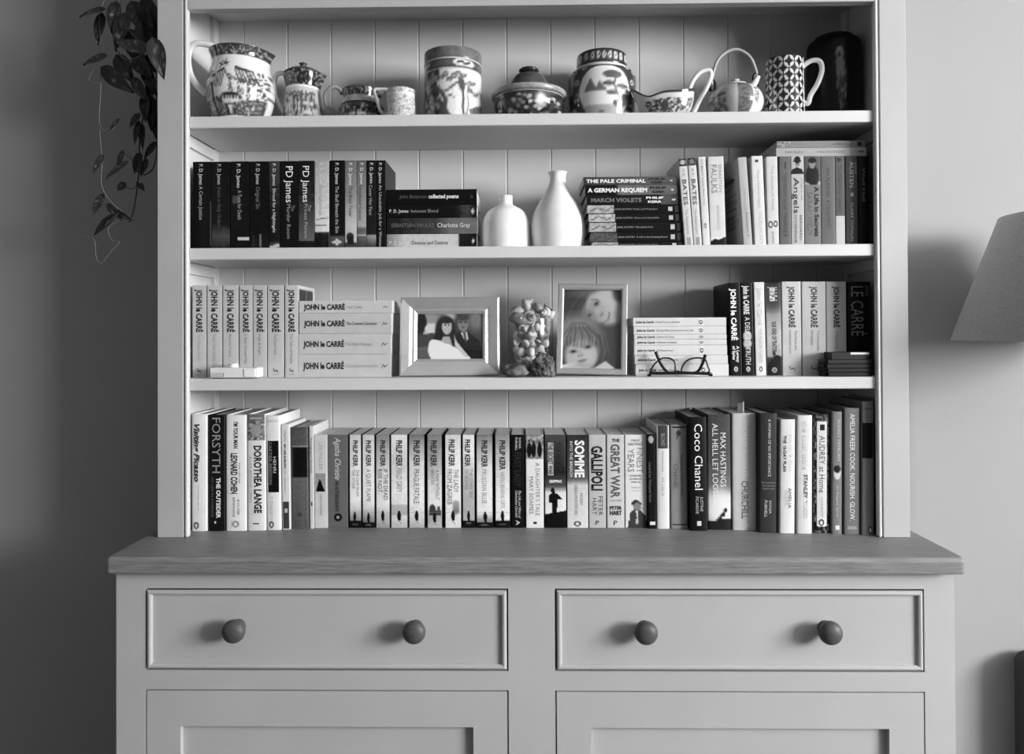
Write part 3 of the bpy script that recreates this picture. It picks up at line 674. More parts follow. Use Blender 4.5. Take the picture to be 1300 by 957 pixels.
wc = Canvas(150, 98, 62)
wc.ell(.2, .15, .26, .2, 150, .0, .4).rect(.1, .3, .2, .45, 190).ell(.05, .2, .1, .24, 20).ell(.22, .33, .1, .1, 215).poly([(0, .5), (.25, .42), (.3, 1), (0, 1)], 66).poly([(0, .74), (.2, .7), (.2, 1), (0, 1)], 95)
wc.ell(.45, .12, .12, .12, 110, 0, .5).ell(.5, .05, .08, .08, 180, 0, .5).ell(.9, .15, .12, .22, 120, 0, .5)
wc.ell(.43, .38, .15, .33, 30).ell(.36, .52, .1, .16, 24).ell(.53, .5, .07, .2, 28)
wc.poly([(.19, .62), (.24, .56), (.38, .6), (.56, .72), (.8, .95), (.82, 1), (.22, 1), (.17, .82)], 238).poly([(.4, .5), (.5, .5), (.54, .7), (.45, .66), (.37, .6)], 175)
wc.ell(.455, .29, .075, .17, 195).ell(.45, .15, .09, .07, 30).ell(.43, .25, .014, .014, 40).ell(.485, .25, .014, .014, 40).ell(.46, .31, .012, .03, 165).ell(.46, .36, .032, .014, 90).ell(.46, .358, .022, .008, 245)
wc.poly([(.57, .5), (.65, .38), (.78, .42), (.95, .6), (1, 1), (.82, .96), (.7, .8)], 24).poly([(.56, .45), (.6, .6), (.7, .78), (.8, .95), (.73, .95), (.58, .72)], 205)
wc.ell(.7, .22, .08, .19, 128).ell(.7, .09, .09, .07, 60).ell(.66, .19, .025, .02, 50).ell(.74, .19, .025, .02, 50).ell(.7, .3, .03, .012, 80).poly([(.66, .42), (.76, .4), (.78, .55), (.74, .64)], 205).poly([(.7, .42), (.735, .42), (.76, .68), (.72, .6)], 70)
wc.poly([(.97, 1), (.8, .88), (1, .85)], 30).blur(2)
cc = Canvas(96, 130, 40)
cc.poly([(.6, .55), (1, .4), (1, 1), (.6, 1)], 62).ell(.85, .7, .2, .3, 72, 0, .5)
# boy, head tipped over to his right
cc.ell(.33, .2, .4, .27, 58, -.5, .15)
for k in range(26):
    x = .02 + k * .026; cc.stroke([(x, .40 - .36 * x), (x + .1, .2 - .2 * x), (x + .28, .03)], .010, (40, 95, 60, 120, 50)[k % 5], .6)
cc.ell(.47, .03, .34, .06, 120, -.1, .5, .7)
cc.ell(.66, .22, .25, .21, 188, -.75, .12).ell(.77, .13, .2, .15, 200, -.4, .3).ell(.8, .31, .19, .14, 188, -.3, .25).ell(.52, .3, .16, .13, 168, -.7, .5).ell(.94, .3, .06, .1, 150, 0, .5).ell(.96, .05, .12, .1, 16, 0, .3)
cc.ell(.86, .2, .1, .1, 214, 0, .9, .7).ell(.72, .08, .16, .06, 206, -.3, .9, .6).ell(.43, .36, .1, .09, 120, -.7, .8, .6)
cc.ell(.56, .19, .075, .04, 128, -.9, .6, .8).ell(.565, .185, .038, .018, 40, -.9, .3).ell(.572, .183, .016, .012, 12).ell(.45, .335, .07, .038, 110, -.9, .6, .8).ell(.455, .333, .036, .016, 40, -.9, .3).ell(.46, .332, .016, .011, 12)
cc.stroke([(.48, .13), (.555, .125), (.61, .15)], .016, 110, .8).stroke([(.37, .31), (.39, .36), (.44, .39)], .016, 95, .7)
cc.ell(.6, .27, .05, .07, 205, -.75, .9, .6).ell(.655, .305, .04, .03, 172, -.7, .5).ell(.672, .31, .016, .009, 95, -.7, .5).ell(.645, .335, .016, .009, 95, -.7, .5)
cc.stroke([(.665, .43), (.72, .415), (.775, .375), (.8, .315), (.79, .29)], .010, 85).ell(.77, .405, .06, .02, 168, -.85, .6, .7).stroke([(.62, .45), (.75, .475), (.88, .42)], .02, 120, .35)
# girl with a fringe
cc.ell(.3, .68, .4, .33, 88).ell(.28, .52, .32, .17, 158, 0, .6)
for k in range(30):
    x = -.04 + k * .026; cc.stroke([(.27 + (x - .3) * .3, .42), (x, .56), (x - .02 + (x - .3) * .25, .80)], .008, (66, 168, 110, 60, 138)[k % 5], .7)
cc.ell(.33, .83, .27, .19, 192, -.2, .12).ell(.31, .92, .23, .11, 194, 0, .2).ell(.42, .82, .14, .12, 212, 0, .9, .7).poly([(0, .96), (.18, .93), (.4, 1), (0, 1)], 216).poly([(.52, 1), (.74, .9), (.92, 1)], 208)
for k in range(26):
    x = .02 + k * .025; cc.stroke([(.26 + (x - .3) * .5, .48), (x, .6), (x - .015, .745 - .12 * abs(x - .33))], .009, (72, 160, 96, 58, 128)[k % 5], .85)
cc.ell(.19, .79, .07, .026, 125, -.15, .7, .8).ell(.19, .79, .045, .013, 45, -.15, .3).ell(.195, .79, .018, .012, 12).ell(.44, .73, .07, .026, 125, -.25, .7, .8).ell(.44, .73, .045, .013, 45, -.25, .3).ell(.445, .73, .018, .012, 12)
cc.ell(.31, .82, .04, .04, 178, -.2, .8, .8).ell(.285, .845, .014, .007, 90, 0, .5).ell(.345, .835, .014, .007, 90, 0, .5).ell(.345, .9, .075, .012, 105, -.25, .4).ell(.35, .915, .06, .013, 150, -.25, .5).ell(.34, .96, .14, .02, 150, -.1, .9, .5)
cc.stroke([(.62, .58), (.69, .75), (.62, .93)], .035, 74, .8).stroke([(.66, .58), (.74, .78), (.68, .9)], .012, 135, .7).stroke([(.58, .6), (.62, .76)], .010, 130, .6).blur(2)
SIL = mat(214, .28, .65, .5, 'plain')
a = atZ(508, 476.5, S3); Yf = .066
a = atY(507.6, 470, Yf); b = atY(634.2, 470, Yf); t = atY(570, 378.6, Yf + .018)
Wf = b.x - a.x; Hf = (t.z - S3) / math.cos(math.radians(9))
pw = Wf * (21.3 / 126.7)
frame('photo_frame', (a.x + b.x) / 2, Yf, Wf, Hf, [(0, .009), (0, -.004), (.004, -.007), (pw * .55, -.0035), (pw * .72, -.0005), (pw * .84, -.003), (pw, .0015), (pw, .009)], SIL, wc, 9, 2, 0,
      'wide silver landscape frame holding a wedding couple photograph', 'framed photographs')
SIL2 = mat(205, .35, .65, .5, 'plain')
Yf = .055; a = atY(706.3, 470, Yf); b = atY(795.6, 470, Yf); t = atY(750, 362.4, Yf + .03)
Wf = (b.x - a.x) / math.cos(math.radians(6)); Hf = (t.z - S3) / math.cos(math.radians(10)); pw = Wf * .085
frame('photo_frame', (a.x + b.x) / 2, Yf + .006, Wf, Hf, [(0, .010), (0, -.003), (.002, -.005), (pw * .75, -.005), (pw, -.001), (pw, .010)], SIL2, cc, 11, -6, 1.2,
      'upright slim silver frame holding a photograph of two children', 'framed photographs')

# --- glass jar of shells
c = atY(674.5, 440, .105); JX, JY = c.x, .105; JR = .0505; JH = .128
jar = lathe('glass_jar', [(0, .0), (JR - .004, .0), (JR, .004), (JR, .03), (JR, .08), (JR, JH - .004), (JR, JH)], JX, JY, S3 + .0003, glass_mat(), None, 48, 4,
            inner=[(JR - .001, JH + .0012), (JR - .0025, JH), (JR - .0025, .05), (JR - .0025, .007), (JR - .006, .004), (0, .004)])
tag(jar, 'clear glass jar filled with seashells between the photo frames', 'jar')
def ribbed(R):
    V = []; F = []; na, nr = 22, 6
    for j in range(nr + 1):
        q = j / nr
        for i in range(na + 1):
            an = math.radians(-75 + 150 * i / na); rr = R * q * (1 + .10 * math.cos(an * 2)) * 1.25
            h = R * .75 * math.sin(math.pi * min(1, .12 + q * .88)) * math.cos(an * .9) + (.045 * R * math.cos(i * math.pi) if q > .2 else 0)
            V.append((rr * math.sin(an), rr * math.cos(an) - R * .6, h))
    for j in range(nr):
        for i in range(na): F.append((j * (na + 1) + i, j * (na + 1) + i + 1, (j + 1) * (na + 1) + i + 1, (j + 1) * (na + 1) + i))
    return V, F
def spiral(R):
    path = []; rad = []; n = 44
    for i in range(n):
        t = i / (n - 1); an = t * 2 * math.pi * 3.2; rr = R * .55 * t ** 1.3
        path.append((rr * math.cos(an), rr * math.sin(an), R * (1.0 - 1.7 * t))); rad.append(R * (.08 + .5 * t ** 1.2))
    V, F = tube_geo(path, rad, 9, False); 
    F.append(tuple(range(9))[::-1])
    # hollow mouth
    m0 = len(V) - 9; cen = sum((V[m0 + k] for k in range(9)), Vector()) / 9; back = (Vector(path[-4]) - Vector(path[-1])) * .6
    b0 = len(V)
    for k in range(9): V.append(cen + (V[m0 + k] - cen) * .72)
    for k in range(9): V.append(cen + (V[m0 + k] - cen) * .5 + back)
    for k in range(9):
        k2 = (k + 1) % 9; F.append((m0 + k, m0 + k2, b0 + k2, b0 + k)); F.append((b0 + k, b0 + k2, b0 + 9 + k2, b0 + 9 + k))
    F.append(tuple(b0 + 9 + k for k in range(9))); return V, F
def pebble(R, seed, sx=1., sy=.8, sz=.62, amp=.22, sub=3):
    bm = bmesh.new(); bmesh.ops.create_icosphere(bm, subdivisions=sub, radius=1)
    for v in bm.verts:
        d = 1 + amp * mnoise.noise(v.co * 1.4 + Vector((seed * 3.1, 0, 0))) + amp * .4 * mnoise.noise(v.co * 4 + Vector((0, seed, 0)))
        v.co = Vector((v.co.x * sx, v.co.y * sy, v.co.z * sz)) * d * R
    V = [v.co.copy() for v in bm.verts]; bm.verts.index_update(); F = [tuple(v.index for v in f.verts) for f in bm.faces]; bm.free(); return V, F
proto = {}
for nm, geo in (('cockle', ribbed(1.)), ('whelk', spiral(1.)), ('shell', pebble(1., 3, sub=2)), ('shell2', pebble(1., 8, .9, .9, .7, sub=2))):
    me = bpy.data.meshes.new(nm); me.from_pydata([tuple(v) for v in geo[0]], [], geo[1]); me.update(); me.polygons.foreach_set('use_smooth', [True] * len(me.polygons)); me.materials.append(None); proto[nm] = me
def put_shell(nm, loc, R, v, rot, label, group):
    o = bpy.data.objects.new('seashell', proto[nm]); COL.objects.link(o); o.location = loc; o.scale = (R, R, R); o.rotation_euler = rot
    o.material_slots[0].link = 'OBJECT'; o.material_slots[0].material = mat(v, .45, kind='shell')
    return tag(o, label, 'seashell', group)
rs = random.Random(5)
for L in range(6):
    z = .018 + L * .0185
    for k in range(8):
        an = 2 * math.pi * (k + .5 * (L % 2)) / 8 - math.pi / 2; rr = .0335
        put_shell(rs.choice(['cockle', 'shell', 'shell2', 'shell', 'whelk']), (JX + rr * math.cos(an), JY + rr * math.sin(an), S3 + z + rs.uniform(-.003, .003)), rs.uniform(.0098, .0125), rs.choice([215, 222, 205, 190, 140]),
                  (rs.uniform(0, 6), rs.uniform(0, 6), rs.uniform(0, 6)), 'small pale shell packed inside the glass jar', 'shells packed in the jar')
    put_shell('shell', (JX, JY, S3 + z), .018, 215, (0, 0, L), 'small pale shell packed inside the glass jar', 'shells packed in the jar')
for nm, dx, dy, dz, R, v, rot, lb in [
  ('shell', -.027, -.02, .128, .025, 120, (.2, .3, 0), 'large dark rounded shell heaped atop the glass jar'),
  ('whelk', -.002, -.024, .133, .020, 165, (1.4, .2, .4), 'spiral shell with open mouth in middle of heap atop jar'),
  ('whelk', .031, -.016, .141, .018, 190, (1.5, .9, -.5), 'white shell with wide curled mouth heaped atop jar'),
  ('cockle', -.03, -.016, .146, .017, 150, (.9, .1, .3), 'ribbed fan shell heaped atop the glass jar'),
  ('whelk', -.008, .002, .164, .017, 175, (.4, .9, 1.), 'pointed spiral shell topmost in the jar heap'),
  ('shell2', .016, -.004, .152, .017, 140, (.3, .5, .8), 'mottled round shell near top of the jar heap'),
  ('whelk', .034, .004, .15, .015, 95, (.2, -.5, .9), 'small dark spiral shell at rim of the jar heap')]:
    put_shell(nm, (JX + dx, JY + dy, S3 + dz), R, v, rot, lb, 'shells heaped on the jar')
# two weathered lumps before the jar
def lump(name, xl, xr, yt, Y, seed, v, label, amp, sy=1., sub=4):
    a = atY(xl, 470, Y); b = atY(xr, 470, Y); h = atY((xl + xr) / 2, yt, Y).z - S3; R = (b.x - a.x) / 2
    V, F = pebble(1., seed, 1, 1, 1, amp, sub)
    V = np.array(V); V[:, 0] *= R / max(abs(V[:, 0].min()), V[:, 0].max()); V[:, 1] *= .026 * sy; V[:, 2] = (V[:, 2] - V[:, 2].min()) / (V[:, 2].max() - V[:, 2].min()) * h
    o = mk(name, V, F, mat(v, .7, kind='stone'), None, True); o.location = ((a.x + b.x) / 2, Y, S3 + .0003); return tag(o, label, 'shell', 'weathered shells before the jar')
lump('oyster_shell', 635, 673.5, 462, .035, 2, 92, 'flat oval mottled shell lying before the glass jar', .3, .7)
lump('rock_shell', 670, 708, 447.5, .034, 5, 84, 'crumpled frilly dark shell lying before the glass jar', .5, .68, 5)

# --- flat white paperbacks behind the spectacles
lie([(x0, x1, y, v, 'pb', [T('John le Carré', .03, .22, .5, h, 60, 'b'), T(t, .24, e, .5, h * .85, 75), Pc(Canvas(14, 14, v).ell(.5, .5, .3, .42, 60).ell(.5, .5, .17, .24, v), .1, .9, .705, .75)],
   'slim white paperback, %s in stack behind the spectacles' % lk) for x0, x1, y, v, t, e, h, lk in [
     (803.9, 922, 403, 228, 'A Small Town in Germany', .5, .26, 'topmost'), (804.7, 922, 414.2, 226, 'The Spy Who Came in from the Cold', .64, .28, 'second'), (805.4, 922.5, 424.3, 222, 'Call for the Dead', .43, .42, 'third'),
     (805.5, 922.5, 430.7, 226, 'A Murder of Quality', .46, .38, 'fourth'), (805.5, 923, 438.1, 228, 'The Russia House', .42, .22, 'fifth'), (806.2, 924, 451.1, 226, 'The Looking Glass War', .47, .26, 'sixth'), (807.2, 925, 462, 228, "Smiley's People", .45, .2, 'lowest')]],
   S3, YC, 'flat white stack behind spectacles')

# spectacles, upside down on their brow bar
GY = .030
def gp(zx, zy, Y=GY): return atY(790 + zx * .16716, 340 + zy * .16719, Y)
BLK = mat(14, .3)
gz0 = gp(440, 826).z
sg = empty('spectacles', (gp(440, 820).x, GY, S3 + .0004)); tag(sg, 'black-rimmed folded spectacles resting upside down before white paperbacks', 'spectacles')
def gl(zx, zy, Y=0.): p = gp(zx, zy); return (p.x - sg.location.x, Y, max(p.z - gz0, .0) + .0022)
def rim(pts):
    P = cr(pts + [pts[0]], 6)[:-1]; return P
rimL = rim([gl(212, 800), gl(240, 745), gl(296, 697), gl(360, 695), gl(396, 722), gl(402, 780), gl(390, 802), gl(300, 806)])
rimR = rim([gl(448, 798), gl(456, 760), gl(492, 712), gl(556, 692), gl(625, 700), gl(648, 750), gl(655, 800), gl(550, 806)])
for P in (rimL, rimR):
    tube('rim', P + [P[0]], .0018, BLK, sg, 8)
    n = len(P); mk('lens', [(p[0], p[1], p[2]) for p in P], [tuple(range(n))], glass_mat(), sg)
tube('brow_bar', cr([gl(205, 806), gl(300, 808), gl(402, 804), gl(425, 798), gl(448, 804), gl(560, 808), gl(676, 812)], 5), .0034, BLK, sg, 8)
for pts in ([gl(672, 812, .004), gl(560, 812, .010), gl(400, 808, .012), gl(345, 795, .0125), gl(300, 735, .013), gl(262, 645, .0135)],
            [gl(210, 812, .004), gl(330, 812, .006), gl(520, 808, .008), gl(580, 795, .0085), gl(615, 740, .009), gl(640, 668, .0095)]):
    n_ = len(cr(pts, 6)); tube('temple', cr(pts, 6), [.002 + .0018 * (k / n_) for k in range(n_)], BLK, sg, 8)
for zx in (206, 672): 
    p = gl(zx, 808, .001); box('hinge', p[0] - .004, p[0] + .004, -.002, .006, .0005, .0062, BLK, sg, .001, 2)

refD = 'upright beyond the spectacles stack'
def traitor(c):
    c.ell(.5, .2, .6, .1, 60, 0, .6); c.poly([(0, .9), (.3, .84), (.6, .78), (1, .8), (1, 1), (0, 1)], 35); c.ell(.5, .77, .1, .025, 30)
rowE = [
 (926, 940.8, 359.2, -2.2, 20, [T(lc, .06, .62, .4, .45, 240, 'b'), T('A Legacy', .68, .86, .68, .24, 225, 'b'), T('of Spies', .68, .83, .34, .24, 225, 'b')] + oval(.5, .9, 200, 20), 'black paperback with bold white author name'),
 (941.8, 956.2, 359.2, -2.2, 16, [Pc(Canvas(20, 24, 18).ell(.5, .35, .42, .3, 185).ell(.5, .75, .42, .26, 175).noise(14, 3, 2), .05, .95, .51, .71), T('John le CARRE', .03, .34, .45, .48, 215, 'b'), T('A DELICATE TRUTH', .37, .88, .5, .45, 220)] + oval(.5, .9, 210, 16), 'black paperback with pale double blob and white condensed lettering'),
 (958.6, 971.4, 358.4, -2.2, 240, [T('John le Carré', .06, .46, .5, .45, 175), T('THE PIGEON TUNNEL', .5, .87, .5, .34, 175)] + oval(.5, .9, 40), 'bright white paperback with faint grey lettering'),
 (973.3, 992.0, 358.8, -1.4, 150, [sky([(0, 45), (.1, 60), (.25, 110), (.35, 150), (.6, 185), (.8, 160), (.82, 60), (1, 30)], traitor, 16, 80), T('John le Carré', .05, .2, .5, .5, 220, 'b'), T('OUR KIND OF TRAITOR', .42, .75, .5, .3, 30, 'b')] + oval(.5, .91, 170, 42), 'paperback with misty grey picture dark at top and foot'),
 (993.4, 1017.2, 357.6, -.4, 196, [T(lc, .05, .49, .5, .3, 40, 'b'), T('The Naive and', .52, .73, .72, .14, 110), T('Sentimental Lover', .52, .77, .42, .14, 110)] + S_(.9, 60), 'wide pale grey paperback with thin black author lettering'),
 (1018.7, 1048.6, 357.6, 0, 190, [T(lc, .05, .49, .5, .26, 40, 'b'), T('The Honourable', .52, .74, .68, .12, 120), T('Schoolboy', .52, .68, .42, .12, 120)] + S_(.9, 60), 'widest pale grey paperback with thin black author lettering'),
 (1049.7, 1074.6, 357.6, 0, 180, [T(lc, .05, .49, .5, .28, 40, 'b'), T('A Perfect Spy', .53, .72, .5, .13, 110)], 'pale grey paperback half in shade behind the coasters'),
 (1076.5, 1105.5, 357.6, 0, 30, [T('LE CARRÉ', .05, .58, .42, .55, 130), T('JOHN', .04, .15, .85, .16, 110), Pc(Canvas(20, 24, 32).ell(.5, .5, .2, .3, 8).noise(8, 4, 2), .1, .9, .62, .8)], 'black paperback with large grey capitals behind the coasters'),
]
for i, (x0, x1, yt, ln, v, els, look) in enumerate(rowE):
    stand(x0, x1, yt, 476.6, v, 'pb', els, lab(look, i + 1, refD), 'upright paperbacks beyond the spectacles', S3, YC, ln)
# coasters
CY = .014
cz = S3 + .0003
for k, (x0, x1, yt, v, lk) in enumerate([(1048.5, 1108.5, 472.6, 20, 'lowest'), (1048.0, 1108.7, 467.8, 26, 'second from bottom'), (1047.0, 1108.5, 462.4, 30, 'third from bottom'), (1047.6, 1108.6, 456.6, 36, 'topmost')]):
    a = atY(x0, yt, CY); b = atY(x1, yt, CY); z1 = a.z
    o = tag(empty('coaster', ((a.x + b.x) / 2, CY, cz)), 'dark square coaster, %s in pile by lamp-side post' % lk, 'coaster', 'coasters piled on photograph shelf'); hwc = (b.x - a.x) / 2; h = z1 - cz - .0003
    hwc = min(hwc, XI - .0015 - o.location.x) 
    bm = bmesh.new(); bbox(bm, -hwc, hwc, 0, .044, h * .2, h)
    bmesh.ops.bevel(bm, geom=[e for e in bm.edges if abs(e.verts[0].co.z - e.verts[1].co.z) > h * .3], offset=.006, segments=4, affect='EDGES'); mkbm('slab', bm, mat(v, .4), o)
    box('felt_base', -hwc + .002, hwc - .002, .002, .042, 0, h * .199, mat(12, .9), o); cz = z1
a = atY(1056.2, 447, CY); b = atY(1104.2, 447, CY)
o = tag(empty('small_box', ((a.x + b.x) / 2, CY + .002, cz + .0002)), 'small black box with white label strip on top of the coasters', 'box'); h = a.z - cz - .0004
box('case', -(b.x - a.x) / 2, (b.x - a.x) / 2, 0, .04, 0, h, mat(16, .5), o, .0006)
box('label_strip', 0.0, (b.x - a.x) / 2 - .0005, -.0006, -.0001, h * .68, h * .97, mat(235, .5), o)

# --- long row on the worktop
refW = 'along the worktop from plant end'
def city(seed, stops, fig=.5, fy=.93, dome=False, arch=False, block=None):
    c = Canvas(26, 110).grad(stops).noise(7, seed, 3)
    rr = np.random.RandomState(seed)
    if dome: c.ell(.35, .8, .22, .05, 55).rect(.1, .95, .82, .87, 60).stroke([(.35, .74), (.35, .8)], .02, 60).ell(.8, .8, .1, .03, 70)
    if arch:
        for q in range(4): c.ell(.7, .74 + q * .03, .22, .03, 150 - 14 * q, 0, .3)
    c.rect(0, 1, .835, .845, 150, .4)
    h = .045
    c.ell(fig, fy - h * 2.05, .075, .016, 20).ell(fig, fy - h * 1.2, .13, .038, 22).poly([(fig - .12, fy - h * 1.2), (fig + .12, fy - h * 1.2), (fig + .09, fy), (fig - .06, fy)], 22)
    c.stroke([(fig, fy), (fig + .14, fy + .03)], .03, 70, .7)
    if block: c.rect(0, 1, block, 1, 22).ell(.5, block + .035, .28, .008, 90)
    c.a = np.where(c.a > 100, np.minimum(c.a + 16, 240), c.a)
    return Pc(c, .04, .96)
K = lambda a, b, h, c=.5: T('PHILIP KERR', a, b, c, h * 1.12, 12, 'b')
SK = [(0, 190), (.3, 215), (.7, 225), (.8, 190), (.9, 130), (1, 60)]
SKD = [(0, 115), (.2, 165), (.45, 205), (.75, 215), (.88, 170), (1, 140)]
def silh(c):
    c.poly([(0, .86), (1, .82), (1, 1), (0, 1)], 14); c.ell(.38, .6, .1, .025, 14).poly([(.2, .66), (.4, .61), (.62, .64), (.85, .7), (.62, .7), (.6, .78), (.55, .86), (.35, .86), (.36, .74), (.2, .74)], 16)
def churchill(c):
    c.ell(.5, .74, .18, .035, 40).rect(.3, .78, .735, .75, 40).ell(.55, .78, .17, .05, 130).poly([(.12, 1), (.2, .85), (.45, .8), (.75, .82), (.97, .88), (1, 1)], 60).poly([(.5, .82), (.62, .82), (.58, .92)], 200).ell(.55, .93, .08, .03, 190)
def soldier(c):
    c.ell(.5, .82, .5, .16, 225, 0, .5).ell(.75, .835, .09, .022, 30).stroke([(.7, .86), (.5, .9), (.35, .93)], .07, 40).stroke([(.5, .9), (.55, .95)], .05, 40).poly([(0, .93), (1, .9), (1, 1), (0, 1)], 40)
def daugh(c):
    c.rect(0, 1, 0, .27, 140); c.noise(45, 9, 2)
    for q, x in enumerate((.2, .45, .8)): c.ell(x, .07 + .01 * q, .08, .018, 60); c.ell(x, .17, .14, .08, 25)
    c.rect(0, 1, .27, 1, 228)
leaf_pat = Canvas(22, 110, 60).noise(60, 21, 2)
